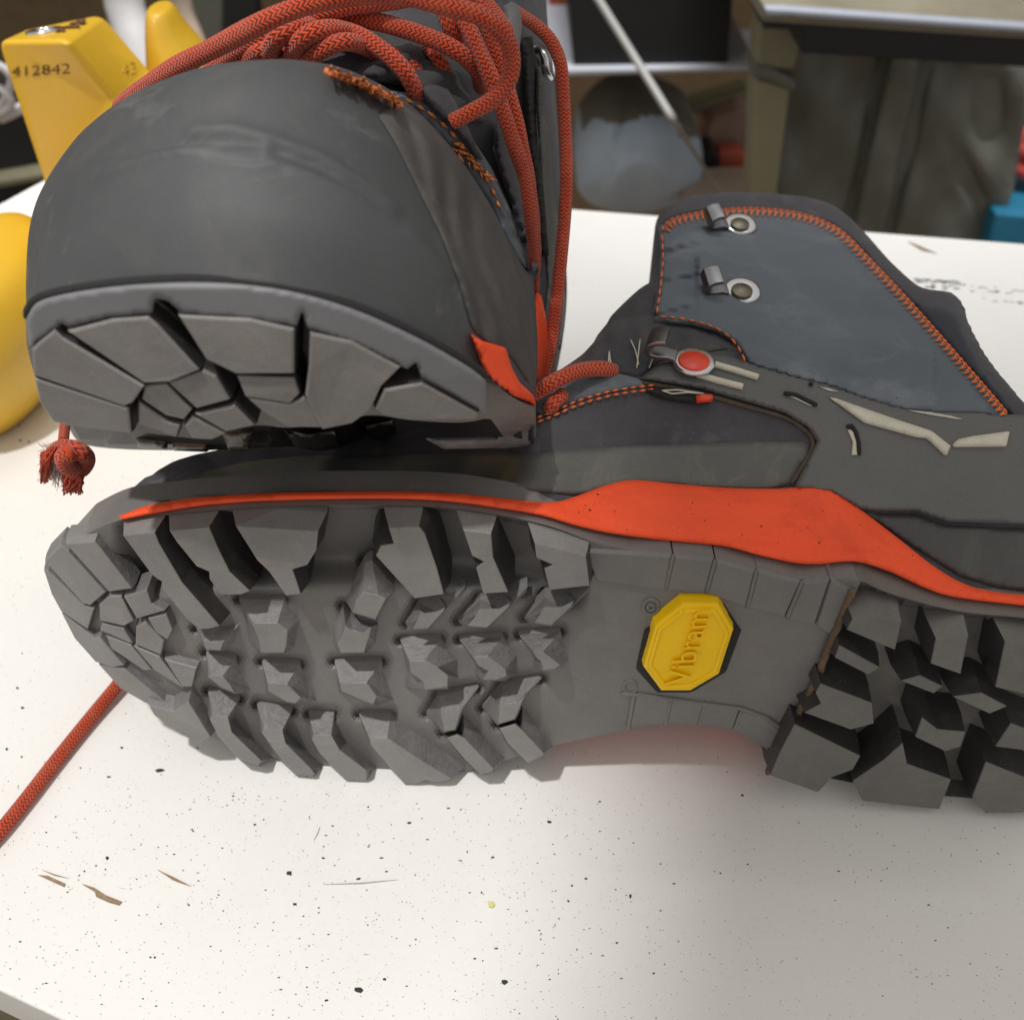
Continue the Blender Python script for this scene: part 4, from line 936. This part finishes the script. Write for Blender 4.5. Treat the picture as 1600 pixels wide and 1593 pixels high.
for k in range(60):
    t = random.random(); u = 512 + 112 * t; v = 111 + 52 * t ** 1.3 + random.uniform(-4, 5); a = random.uniform(0, 6.28); l = random.uniform(5, 10)
    fz.append([a2(u, v, 0.001), a2(u + l * .5 * math.cos(a), v + l * .5 * math.sin(a), 0.0025), a2(u + l * math.cos(a), v + l * math.sin(a), 0.0015)])
join_tubes('loose_thread', fz, 0.00038, M['stitch_pale'], boot2, 5, 'stuff')

# laces of the upper boot: pixel path with depth
def lace2(pts, r=0.0024, n=7): return tube('lace', path3([atY(*p) for p in pts], n), (lambda t: 0.93 * r(t) * (1 + 0.04 * math.sin(37 * t))) if callable(r) else 0.93 * r, M['lace'], boot2, 14, 0.0006)
rl = lambda a, b: (lambda t: a + (b - a) * t)
lace2([(190, 168, .262), (226, 138, .252), (284, 101, .245), (339, 73, .24), (390, 46, .236), (433, 25, .234), (490, 5, .235), (560, -8, .238), (630, -6, .238), (686, 7, .236), (742, 22, .236), (783, 46, .238), (799, 84, .240), (794, 126, .240), (766, 158, .239), (735, 176, .238), (706, 191, .238)], rl(.0026, .0021))
lace2([(330, 112, .262), (360, 88, .256), (411, 57, .252), (470, 32, .254), (540, 10, .258), (620, 0, .262), (700, -20, .27)], .0024)
lace2([(430, 48, .262), (480, 26, .262), (540, 26, .262), (608, 39, .261), (675, 61, .259), (720, 84, .258), (745, 110, .262), (752, 135, .272)], .0023)
lace2([(440, 60, .262), (500, 45, .258), (553, 53, .254), (596, 78, .250), (630, 109, .248), (648, 140, .249), (655, 158, .256)], .0023)
lace2([(560, 68, .262), (600, 80, .262), (632, 98, .261), (656, 118, .262), (672, 136, .268)], .0022)
lace2([(670, 72, .268), (684, 90, .264), (693, 112, .264), (697, 134, .27)], .0021)
lace2([(690, 10, .266), (700, 34, .264), (711, 62, .265), (716, 78, .27)], .0022)
lace2([(418, 108, .258), (420, 84, .250), (434, 58, .246), (460, 44, .248), (500, 40, .256)], .0023)
lace2([(452, 112, .258), (456, 90, .250), (468, 66, .245), (492, 50, .245), (525, 46, .25), (560, 58, .258)], .0023)
lace2([(468, 116, .255), (478, 100, .248), (500, 80, .245), (536, 66, .246), (566, 72, .252), (600, 92, .26)], .0022)
lace2([(372, 112, .262), (388, 92, .254), (412, 78, .250), (440, 82, .252), (470, 96, .258)], .0022)
lace2([(700, -10, .27), (730, 40, .262), (752, 88, .258), (772, 135, .255), (788, 180, .254), (803, 225, .255), (818, 270, .257), (828, 330, .258), (834, 400, .262), (836, 470, .268), (835, 520, .275)], lambda t: .0023 - .0012 * t ** 2)
lace2([(745, 0, .272), (768, 60, .266), (788, 120, .262), (804, 180, .259), (818, 240, .259), (829, 300, .260), (836, 360, .263), (839, 420, .27)], lambda t: .0022 - .0008 * t ** 2)
lace2([(800, 15, .335), (818, 27, .322), (842, 44, .316), (862, 66, .312), (876, 101, .308), (881, 158, .303), (884, 225, .296), (885, 270, .290), (883, 330, .284), (877, 400, .275), (869, 480, .263), (860, 545, .252), (850, 590, .243), (838, 625, .236)], .0021)
lace2([(700, -30, .285), (740, -10, .278), (770, 20, .27), (790, 50, .262)], .0023)
# hook on the cuff
hk = tube('lace_hook', path3([atY(838, 78, .335), atY(846, 80, .322), atY(851, 92, .318), atY(854, 110, .318), atY(860, 120, .322)]), 0.0013, M['steel'], boot2, 12, 0.0008)
disc('rivet', lambda u, v, o: atY(u, v, .334 - o), 838, 95, 0.005, 0.002, M['steel_dark'], hk, 0, dome=.001)

# frayed end of its lace hanging by the toe
fy = 0.222
lace2([(104, 640, .235), (101, 668, .228), (99, 690, fy)], .0016)
knot = tube('lace_knot', path3([atY(86, 706, fy + .002), atY(100, 700, fy - .003), atY(122, 704, fy - .005), atY(134, 716, fy - .003), atY(126, 732, fy - .004), atY(108, 730, fy - .007), atY(100, 714, fy - .008), atY(112, 706, fy - .008)]), 0.0026, M['lace'], boot2, 14, 0.0006)
fr_ = []; wf = []
for k in range(150):
    side = random.random() < 0.45
    if side: a = (84 + random.uniform(-6, 8), 700 + random.uniform(-4, 8)); b = (68 + random.uniform(-6, 10), 752 + random.uniform(-34, 4)); m_ = (70 + random.uniform(-6, 8), 715 + random.uniform(-10, 12))
    else: a = (108 + random.uniform(-8, 14), 730 + random.uniform(-5, 6)); b = (108 + random.uniform(-12, 22), 770 + random.uniform(-14, 4)); m_ = (108 + random.uniform(-10, 22), 750 + random.uniform(-6, 6))
    y = fy - .003 + random.uniform(-.004, .003)
    fr_.append([atY(*a, y), atY(*m_, y - .001), atY(*b, y + random.uniform(-.002, .002))])
join_tubes('frayed_end', fr_, 0.00042, M['fray'], knot, 5, 'stuff')
for k in range(170):
    a = (92 + random.uniform(-12, 12), 722 + random.uniform(-10, 14)); an = random.uniform(0.9, 2.6); l = random.uniform(12, 34); y = fy - .001 + random.uniform(-.003, .003)
    wf.append([atY(*a, y), atY(a[0] + l * .5 * math.cos(an) + random.uniform(-3, 3), a[1] + l * .5 * math.sin(an), y - .001), atY(a[0] + l * math.cos(an), a[1] + l * math.sin(an), y)])
for k in range(90):
    a = (70 + random.uniform(-4, 16), 700 + random.uniform(-6, 50)); an = random.uniform(2.2, 4.4); l = random.uniform(6, 14); y = fy - .002
    wf.append([atY(*a, y), atY(a[0] + l * .6 * math.cos(an), a[1] + l * .5 * math.sin(an), y), atY(a[0] + l * math.cos(an), a[1] + l * math.sin(an), y)])
join_tubes('fluff', wf, 0.00012, M['fluff'], knot, 4, 'stuff')

# ================================================================== BENCH
bench = thing('workbench', 'white melamine workbench top speckled with black crumbs under the boots', 'workbench', (0, 0.25, -0.022))
poly = [(-0.43, 0.226), (-0.113, 0.101), (0.45, -0.121), (0.62, 0.442), (0.033, 0.539), (-0.27, 0.589), (-0.291, 0.546)]
V = [Vector((x, y, 0)) for x, y in poly] + [Vector((x, y, -0.022)) for x, y in poly]; k = len(poly)
tt = mesh_obj('bench_top', V, [tuple(range(k)), tuple(reversed(range(k, 2 * k)))] + [(i, (i + 1) % k, (i + 1) % k + k, i + k) for i in range(k)], M['table'], bench)
bevel(tt, 0.0012, 2)
def box(x0, x1, y0, y1, z0, z1):
    V = [Vector((x, y, z)) for x in (x0, x1) for y in (y0, y1) for z in (z0, z1)]
    return V, [(0, 1, 3, 2), (4, 6, 7, 5), (0, 4, 5, 1), (2, 3, 7, 6), (0, 2, 6, 4), (1, 5, 7, 3)]
for x, y in ((-0.2, 0.48), (0.45, 0.42), (-0.3, 0.26), (0.38, 0.0)):
    V, Fq = box(x - .022, x + .022, y - .022, y + .022, -.75, -.0225); mesh_obj('leg', V, Fq, M['post'], bench)
def decal(name, pts, mat, z=0.0003):
    P = [atZ(u, v, z) for u, v in pts]; n = len(P)
    V = P + [p - Vector((0, 0, z * 0.7)) for p in P]
    return mesh_obj(name, V, [tuple(range(n))] + [(i, (i + 1) % n, (i + 1) % n + n, i + n) for i in range(n)], mat, bench)
cT = lambda p: crop(0, 1040, 2.0, p)
for q in ([(118,652),(150,655),(205,680),(200,690),(170,676)], [(255,680),(295,692),(330,715),(382,736),(372,747),(340,738),(300,720),(296,705)], [(490,635),(545,660),(598,688),(560,676),(540,668)], [(130,636),(170,650),(215,663),(170,654)]):
    decal('laminate_chip', cT(q), M['chip'])
decal('laminate_chip', [(1418, 377), (1438, 384), (1464, 396), (1440, 391)], M['chip'])
for q in ([(1010,682),(1130,676),(1245,667),(1130,680)], [(980,545),(992,520),(1000,500),(994,522)]): decal('scratch', cT(q), M['mark'])
sp = [(559, 1546, 8), (601, 1529, 4), (452, 1363, 5), (461, 1412, 4), (250, 1203, 5), (170, 1213, 3), (309, 1168, 3), (1113, 1190, 7), (1118, 1160, 4), (788, 1534, 7), (770, 1339, 4), (859, 1284, 4), (916, 1372, 3), (888, 1407, 4), (894, 1383, 3), (985, 1400, 5), (937, 1252, 2.5), (132, 1360, 3), (168, 1340, 5), (150, 1352, 3), (560, 1372, 3), (604, 1361, 3), (650, 1467, 2.5), (242, 1495, 3), (235, 1495, 3), (510, 1562, 3), (295, 1413, 2.5), (734, 1394, 2.5), (752, 1394, 3), (730, 1330, 3), (398, 1288, 2.5), (412, 1280, 2.5), (1160, 1242, 3), (1021, 1520, 3), (964, 1472, 3), (776, 1481, 3), (742, 1497, 2.5), (190, 1168, 3), (10, 1170, 4), (34, 1182, 3), (35, 1105, 3), (27, 1074, 3), (92, 1126, 3), (596, 1340, 2.5), (520, 1290, 2.5), (505, 1340, 2.5), (575, 1260, 2.5), (640, 1285, 3), (700, 1262, 2.5), (30, 665, 2), (45, 690, 2), (32, 688, 2)]
for k in range(1000):
    u = random.uniform(0, 980) if random.random() < .85 else random.uniform(980, 1600); v = random.uniform(1180, 1590) if random.random() < .8 else random.uniform(650, 1200)
    sp.append((u, v, random.choice((.5, .6, .7, .8, .9, 1.0, 1.2, 1.6))))
for (u0, v0, u1, v1, w, n) in ((1432, 438, 1500, 442, 4, 46), (1440, 447, 1500, 450, 4, 14), (1500, 448, 1600, 458, 7, 16), (1495, 463, 1600, 474, 2, 8)):
    for k in range(n): t = random.random(); sp.append((u0 + (u1 - u0) * t, v0 + (v1 - v0) * t + random.uniform(-w, w) * .7, -random.uniform(1.2, 3.6)))
V = []; Fq = []
for u, v, r in sp:
    flat = r < 0; r = abs(r) * (0.8 if abs(r) > 2 else 1)
    if not flat and v < 1240 and u > 90 and not (u < 330 and v > 1130): continue
    n = random.randint(5, 8); b = len(V); pts = []; el = random.uniform(1.4, 3.0) if flat else random.uniform(.6, 1.7)
    for k in range(n):
        a = 2 * math.pi * k / n; q = r * random.uniform(.55, 1.25); pts.append((u + q * el * math.cos(a), v + q * (.28 if flat else .8) * math.sin(a)))
    c = atZ(u, v, 0.0003 + r * 0.00006); V += [atZ(x, y, 0.00004) for x, y in pts] + [c]
    Fq += [(b + k, b + (k + 1) % n, b + n) for k in range(n)]
o = mesh_obj('rubber_crumbs', V, Fq, M['speck'], bench); o['kind'] = 'stuff'
decal('yellow_crumb', cT([(1526,738),(1540,734),(1546,744),(1540,754),(1528,752)]), M['yellow_speck'], 0.0006)

# ================================================================== SETTING BEHIND
V, Fq = box(-3.5, 3.5, -2.5, 2.2, -.80, -.75); o = mesh_obj('floor', V, Fq, M['floor']); o['kind'] = 'structure'
V, Fq = box(-3.5, 3.5, 2.0, 2.1, -.748, 1.6); o = mesh_obj('wall', V, Fq, M['wallb']); o['kind'] = 'structure'

def slab(name, px, y, depth, mat, parent, bev=0.003, ky=0.0, u0=800, dz=0.0):
    P = [atY(u, v, y + ky * (u - u0)) for u, v in px]; n = len(P)
    V = P + [p + Vector((0, depth, dz)) for p in P]
    o = mesh_obj(name, V, [tuple(range(n)), tuple(reversed(range(n, 2 * n)))] + [(i, (i + 1) % n, (i + 1) % n + n, i + n) for i in range(n)], mat, parent)
    if bev: bevel(o, bev, 2)
    return o

# shoe lasts
last_a = thing('shoe_last', 'yellow plastic shoe last stamped 412842, standing upright behind the toe cap at upper left', 'shoe last', tuple(atZ(150, 420, 0)), 'yellow plastic shoe lasts')
c4 = lambda p: crop(0, 0, 5.31, p)
yA, yB, yC = 0.415, 0.50, 0.455
tl = [c4([q])[0] for q in ((-40, 350), (545, 325), (850, 120), (640, 150), (150, 250))]
A = atY(*c4([(-30, 335)])[0], .425); B = atY(*c4([(540, 330)])[0], .405); Cc = atY(*c4([(850, 118)])[0], .480); D = atY(*c4([(160, 262)])[0], .480)
# lower ring, tapering into the boot cap
E_ = atY(-12, 60, .424)
A2 = atY(88, 400, .445); B2 = atY(250, 270, .43); C2 = atY(240, 150, .475); D2 = atY(120, 360, .52)
A3 = atY(70, 293, .437)
def last_mesh(name, rings, mat, parent, sub_lv=2, crease_top=True):
    n = len(rings[0]); V = [p for r in rings for p in r]; Fq = [tuple(range(n))]
    for k in range(len(rings) - 1):
        for i in range(n): j = (i + 1) % n; a, b, c, d = k * n + i, k * n + j, (k + 1) * n + j, (k + 1) * n + i; Fq += [(a, b, c), (a, c, d)]
    Fq.append(tuple((len(rings) - 1) * n + i for i in reversed(range(n))))
    o = mesh_obj(name, V, Fq, mat, parent, True)
    bevel(o, 0.004, 4, 25)
    return o
ring0 = [A, B, Cc, D]
ring1 = [atY(78, 330, .440), atY(300, 320, .425), atY(252, 150, .480), atY(140, 300, .54)]
ring1 = [atY(75, 310, .438), atY(182, 163, .415), atY(234, 108, .470), atY(150, 240, .54)]
ring2 = [atY(130, 520, .40), atY(290, 330, .38), atY(340, 230, .44), atY(260, 430, .47)]
lastM = make_surf(*(lambda r: ([p for q in r for p in q], [(0, 1, 5), (0, 5, 4), (1, 2, 6), (1, 6, 5), (4, 5, 9), (4, 9, 8), (5, 6, 10), (5, 10, 9)]))([ring0, ring1, ring2]))
lb = last_mesh('last_body', [ring0, ring1, ring2], M['last'], last_a)
lastS = make_surf([A, B, ring1[1], ring1[0], Cc, ring1[2]], [(0, 1, 2, 3), (1, 4, 5, 2)])
def plane_sf(a, b, c):
    a, b, c = Vector(a), Vector(b), Vector(c); n_ = (b - a).cross(c - a).normalized()
    if n_.dot(a - C0) > 0: n_ = -n_
    def f(u, v, off=0.0): d = ray(u, v); return C0 + d * ((a - C0).dot(n_) / d.dot(n_)) + n_ * off
    return f
sfA = plane_sf(A, B, ring1[0])
b0, b1, bu = c4([(92, 640), (580, 612), (92, 555)])
place_text('number', '412842', b0, b1, bu, lastM, -0.0001, 0.0006, M['ink'], last_a)
sfB = plane_sf(B, Cc, ring1[2])
b0, b1, bu = c4([(1020, 635), (1130, 610), (1010, 530)])
place_text('number', '43', b0, b1, bu, lastM, -0.0002, 0.0005, M['ink_faint'], last_a)
sfT = plane_sf(A, B, Cc)
join_tubes('number', [[sfT(p[0], p[1], 0.0006) for p in resample(c4(l), 3)] for l in ([(470,275),(500,262),(545,240)], [(500,270),(545,268)], [(545,240),(650,235)], [(580,215),(640,205),(655,235)], [(640,190),(705,182),(690,205),(655,205)])], 0.0007, M['ink'], last_a)
disc('bushing', sfT, *c4([(370, 258)])[0], 0.0075, 0.0006, M['steel'], last_a, 0.0002, hole=0.0042)
disc('bushing_bore', sfT, *c4([(370, 258)])[0], 0.0042, 0.0001, M['steel'], last_a, 0.0002)

def lathe_net(name, rings, mat, parent):
    g = [catmull([tuple(p) for p in r], 5, True) for r in rings]; g = [[Vector(p) for p in r] for r in g]
    cols = [catmull([tuple(p) for p in c], 5) for c in zip(*g)]; m = len(cols); n = len(cols[0])
    V = [Vector(cols[j][i]) for i in range(n) for j in range(m)]; Fq = []
    for i in range(n - 1):
        for j in range(m): Fq.append((i * m + j, i * m + (j + 1) % m, (i + 1) * m + (j + 1) % m, (i + 1) * m + j))
    Fq += [tuple(range(m)), tuple(reversed(range((n - 1) * m, n * m)))]
    return mesh_obj(name, V, Fq, mat, parent, True)
def ring_w(c, rx, ry, dz=0.0): return [c + Vector((rx * math.cos(t), ry * math.sin(t), dz * math.cos(t))) for t in [2 * math.pi * k / 8 for k in range(8)]]
last_b = thing('shoe_last', 'yellow plastic shoe last with narrow rounded tip, between white pipe and red lace', 'shoe last', tuple(atZ(280, 330, 0)), 'yellow plastic shoe lasts')
cb = lambda u, v, y: atY(u, v, y)
lathe_net('last_body', [ring_w(cb(250, 11, .50), .0025, .005), ring_w(cb(250, 15, .50), .0055, .012), ring_w(cb(261, 50, .50), .0092, .018), ring_w(cb(281, 95, .50), .0150, .024), ring_w(cb(296, 140, .50), .0200, .03), ring_w(cb(310, 250, .50), .026, .036), ring_w(Vector((cb(310, 250, .5).x, .50, .002)), .028, .04)], M['last'], last_b)
last_c = thing('shoe_last', 'yellow plastic shoe last with rounded end, lowest of the three, left of the toe cap', 'shoe last', tuple(atZ(-30, 600, 0)), 'yellow plastic shoe lasts')
lathe_net('last_body', [ring_w(Vector((-.219, .368, .066)), .004, .02), ring_w(Vector((-.219, .368, .0645)), .014, .035), ring_w(Vector((-.217, .368, .058)), .022, .05), ring_w(Vector((-.215, .368, .040)), .0262, .055), ring_w(Vector((-.218, .368, .018)), .025, .05), ring_w(Vector((-.223, .368, .002)), .020, .04)], M['last'], last_c)

# shelf with black crate
shelf = thing('shelf', 'white painted shelf board under the black crate, beyond the bench', 'shelf', tuple(atY(1000, 118, 1.25)))
slab('shelf_board', [(840, 108), (1185, 103), (1185, 112), (840, 122)], 1.22, 0.4, M['white'], shelf)
slab('shelf_board', [(1000, 56), (1186, 52), (1182, 108), (1000, 112)], 1.50, 0.02, M['white'], shelf)
slab('bracket', [(840, 70), (895, 68), (895, 116), (840, 118)], 1.40, 0.03, M['white'], shelf)
crate = thing('crate', 'black plastic crate standing on the white shelf', 'crate', tuple(atY(1010, 112, 1.25)))
slab('crate_body', [(886, -60), (1150, -60), (1136, 105), (1082, 107), (1080, 104), (935, 107), (935, 112), (897, 114)], 1.23, 0.22, M['black'], crate, 0.006)
slab('crate_rim', [(882, -64), (1154, -64), (1153, -48), (883, -48)], 1.225, 0.235, M['black'], crate, 0.003)
o = slab('box', [(858, -40), (892, -40), (893, 70), (858, 74)], 1.45, 0.1, M['brick'], None); setp(o, 'rust red box on the shelf left of the black crate', 'box')
rod = thing('cable', 'thin grey cable slanting down in front of the black crate to the boards', 'cable', tuple(atY(1130, 315, 1.1)))
tube('cord', path3([atY(915, -30, 1.15), atY(935, 0, 1.14), atY(990, 88, 1.10), atY(1052, 188, 1.04)]), 0.0042, M['cable'], rod, 10, 0.01)
tube('cord', path3([atY(1052, 188, 1.04), atY(1100, 262, 1.18), atY(1130, 312, 1.25), atY(1150, 345, 1.3)]), 0.0024, M['cable'], rod, 10, 0.01)
# cloth bag
bag = thing('bag', 'slumped blue-grey cloth bag under the shelf behind the bench', 'bag', tuple(atY(1000, 330, 1.3)))
cbg = atY(998, 262, 1.30)
K = 40; V = []; Fq = []
sil = [(900, 270), (902, 240), (912, 205), (935, 178), (965, 158), (1000, 152), (1040, 165), (1078, 185), (1093, 215), (1098, 255), (1090, 290), (1060, 315), (1020, 330), (975, 332), (930, 322), (905, 300)]
sil = catmull(sil, 8, True); m = len(sil)
for q in range(17):
    q /= 2; t = q / 8 * math.pi / 2; rr = math.sin(t); yy = 1.36 - .11 * math.cos(t)
    for u, v in sil:
        uu = 998 + (u - 998) * rr; vv = 250 + (v - 250) * rr
        wr = 0.010 * math.sin(uu * .09 + .6 * math.sin(vv * .04)) * rr * (1 - q / 9) + .012 * math.exp(-((uu - 975 + (vv - 190) * .35) / 8) ** 2) * (1 - q / 9)
        V.append(atY(uu, vv, yy + wr))
for q in range(16):
    for j in range(m): Fq.append((q * m + j, q * m + (j + 1) % m, (q + 1) * m + (j + 1) % m, (q + 1) * m + j))
b_ = len(V); V += [p + Vector((0, .1, 0)) for p in V[16 * m:17 * m]]
for j in range(m): Fq.append((16 * m + j, 16 * m + (j + 1) % m, b_ + (j + 1) % m, b_ + j))
Fq.append(tuple(b_ + j for j in range(m)))
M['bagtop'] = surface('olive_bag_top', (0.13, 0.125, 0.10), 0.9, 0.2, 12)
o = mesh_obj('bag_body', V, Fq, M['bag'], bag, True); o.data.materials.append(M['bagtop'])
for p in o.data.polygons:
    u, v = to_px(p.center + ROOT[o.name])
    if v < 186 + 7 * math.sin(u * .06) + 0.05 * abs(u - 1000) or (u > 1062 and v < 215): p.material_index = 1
# boards and clutter between bag and cabinet
boards = thing('board', 'pale wooden boards on the low rack right of the cloth bag', 'board', tuple(atY(1130, 320, 1.4)))
for k, v in enumerate((272, 292, 312)):
    slab('plank', [(1070, v), (1185, v - 2), (1185, v + 17), (1066, v + 18)], 1.40 - k * .06, 0.06, M['wood'], boards, 0.003)
M['pinkbox'] = surface('pink_brown_wrap', (0.26, 0.17, 0.13), 0.8, 0.3, 25)
M['redtin'] = surface('red_tin', (0.36, 0.075, 0.04), 0.5, 0.25, 20)
o = slab('parcel', catmull([(1105, 200), (1130, 180), (1176, 172), (1178, 275), (1110, 272)], 2, True), 1.46, 0.1, M['pinkbox'], None, 0.006); setp(o, 'pinkish brown parcel on the boards beside the cloth bag', 'parcel')
o = slab('tin', [(1122, 238), (1150, 234), (1166, 240), (1164, 268), (1124, 270)], 1.42, 0.03, M['redtin'], None, 0.004); setp(o, 'small rusty red tin in front of the parcel', 'tin')
o = slab('roll', catmull([(1098, 245), (1110, 234), (1122, 245), (1120, 264), (1106, 268)], 4, True), 1.41, 0.05, M['black'], None, 0.002); setp(o, 'small black roll between the cloth bag and the red tin', 'roll')
o = slab('plank', [(1078, 168), (1170, 140), (1176, 150), (1085, 182)], 1.5, 0.05, M['post'], None, 0.003); setp(o, 'slanting olive plank above the parcel under the shelf', 'plank')

# olive metal cabinet on the right
cab = thing('cabinet', 'dented olive grey metal cabinet with a ribbed side at upper right', 'cabinet', tuple(atY(1400, 380, 1.0)))
def cabS(u, v, off=0.0): return atY(u, v, 1.02 - off)
def dent(p, d):
    u, v = p; o = -0.012 * math.exp(-((u - 1545) / 22) ** 2 - ((v - 175) / 55) ** 2) - 0.014 * math.exp(-((u - 1515 - .5 * (v - 280)) / 16) ** 2 - ((v - 290) / 55) ** 2)
    o += 0.006 * math.sin(u * .05) * math.sin(v * .03 + u * .012)
    # ribs: a raised band between two channels
    t = (v - 100) / 250.0; c = 1413 - 55 * t
    x = (u - c) / 27.0
    o += 0.012 * (sst(-1.0, -0.75, x) - sst(0.75, 1.0, x)) - 0.010 * (math.exp(-((x + 1.25) / .22) ** 2) + math.exp(-((x - 1.3) / .3) ** 2))
    return o
shell('side_panel', [(1212, 30), (1620, 55), (1600, 200), (1583, 300), (1543, 400), (1200, 372), (1208, 200)], 7, cabS, 0.004, M['olive'], cab, edge=3, disp=dent)
slab('corner_post', [(1188, 22), (1250, 26), (1250, 82), (1240, 112), (1180, 108), (1184, 60)], 0.985, 0.04, M['post'], cab, 0.004)
slab('corner_post', [(1178, 122), (1236, 138), (1206, 372), (1170, 368)], 0.985, 0.04, M['post'], cab, 0.004)
slab('strap', [(1178, 104), (1200, 104), (1244, 124), (1244, 146), (1200, 128), (1178, 124)], 0.980, 0.05, M['olive'], cab, 0.003)
slab('top_edge', [(1196, 13), (1225, 14), (1640, 43), (1640, 56), (1225, 27), (1196, 26)], 0.892, 0.012, M['edge'], cab, 0.002)
slab('gap_shade', [(1192, 27), (1225, 28), (1640, 57), (1640, 108), (1252, 84), (1250, 48), (1192, 46)], 0.903, 0.10, M['black'], cab, 0.002)  # black slab put in for the shade of the gap beneath the top
P = [atY(1196, 13, .9), atY(1640, 43, .9)]
P += [Vector((P[1].x + .05, 1.5, P[1].z)), Vector((P[0].x - .02, 1.5, P[0].z))]
mesh_obj('cabinet_top', P + [p - Vector((0, 0, .01)) for p in P], [(0, 1, 2, 3), (7, 6, 5, 4), (0, 1, 5, 4), (1, 2, 6, 5), (2, 3, 7, 6), (3, 0, 4, 7)], M['beige'], cab)
o = slab('block', [(1394, -12), (1440, -10), (1437, 15), (1396, 13)], 0.95, 0.05, M['white'], None, 0.003); setp(o, 'small pale grey block standing on top of the olive cabinet', 'block')
for k, (v0, v1) in enumerate(((205, 232), (240, 262), (300, 322))):
    o = tube('hose', path3([atY(1640, v0 - 6, 1.10), atY(1605, v0 + 2, 1.08), atY(1585, (v0 + v1) / 2 + 4, 1.06), atY(1610, v1 + 14, 1.06), atY(1650, v1 + 26, 1.08)]), 0.0075, M['hose'], None, 10, 0.01)
    setp(o, ('red hose coil, uppermost of those right of the cabinet', 'red hose coil, middle one right of the cabinet', 'red hose coil lying lowest, just above the blue bin')[k], 'hose', 'red hoses beside the cabinet')
o = slab('bin', [(1556, 332), (1700, 345), (1700, 420), (1535, 420)], 1.0, 0.12, M['blue'], None, 0.004); setp(o, 'bright blue plastic bin at the right edge behind the bench', 'bin')
o = slab('bin', [(1565, 285), (1700, 290), (1700, 335), (1560, 325)], 1.13, 0.1, M['black'], None, 0.004); setp(o, 'black bin behind the blue one at the right edge', 'bin')

# left background: pipe, rack, dark bag, wires
pp = tube('pipe', [atY(185, -80, .95), atY(192, 0, .95), atY(222, 100, .92), atY(240, 180, .90)], .017, M['pipe'], None, 18, 0.02); setp(pp, 'white pipe rising between the two yellow lasts', 'pipe')
pp = tube('pipe', [atY(268, -80, 1.2), atY(285, 20, 1.2), atY(315, 90, 1.18), atY(340, 170, 1.15)], .012, M['wood'], None, 14, 0.02); setp(pp, 'thin pale pipe behind the last with the rounded toe', 'pipe')
o = slab('panel', [(300, -60), (352, -60), (352, 140), (300, 140)], 1.5, 0.03, M['olive'], None, 0.003); setp(o, 'dull olive panel leaning behind the big red lace', 'panel')
o = slab('panel', [(346, -60), (390, -60), (420, 120), (346, 120)], 1.35, 0.03, M['black'], None, 0.003); setp(o, 'black panel leaning behind the big red lace', 'panel')
o = slab('sack', catmull([(-60, 185), (0, 172), (40, 175), (75, 230), (90, 300), (40, 315), (-60, 330)], 4, True), .80, 0.15, M['black'], None, 0.01); setp(o, 'black sack on the left behind the stamped last', 'sack')
for k, (a, b) in enumerate((((-30, 95), (30, 165)), ((-20, 130), (38, 160)))):
    o = tube('wire', path3([atY(-40, a[1], .76), atY(4, a[1] + 10, .74), atY(18, a[1] + 35, .74), atY(-5, b[1] + 22, .75), atY(38, b[1] + 4, .76)]), 0.003, M['pipe'], None, 8, 0.006)
    setp(o, ('upper white wire looped beside the stamped last at the left edge', 'lower white wire looped above the black sack at the left edge')[k], 'wire')
o = slab('shelf', [(-120, 300), (110, 262), (110, 276), (-120, 318)], .78, 0.3, M['post'], None, 0.003); setp(o, 'olive brown shelf edge under the black sack at left', 'shelf')
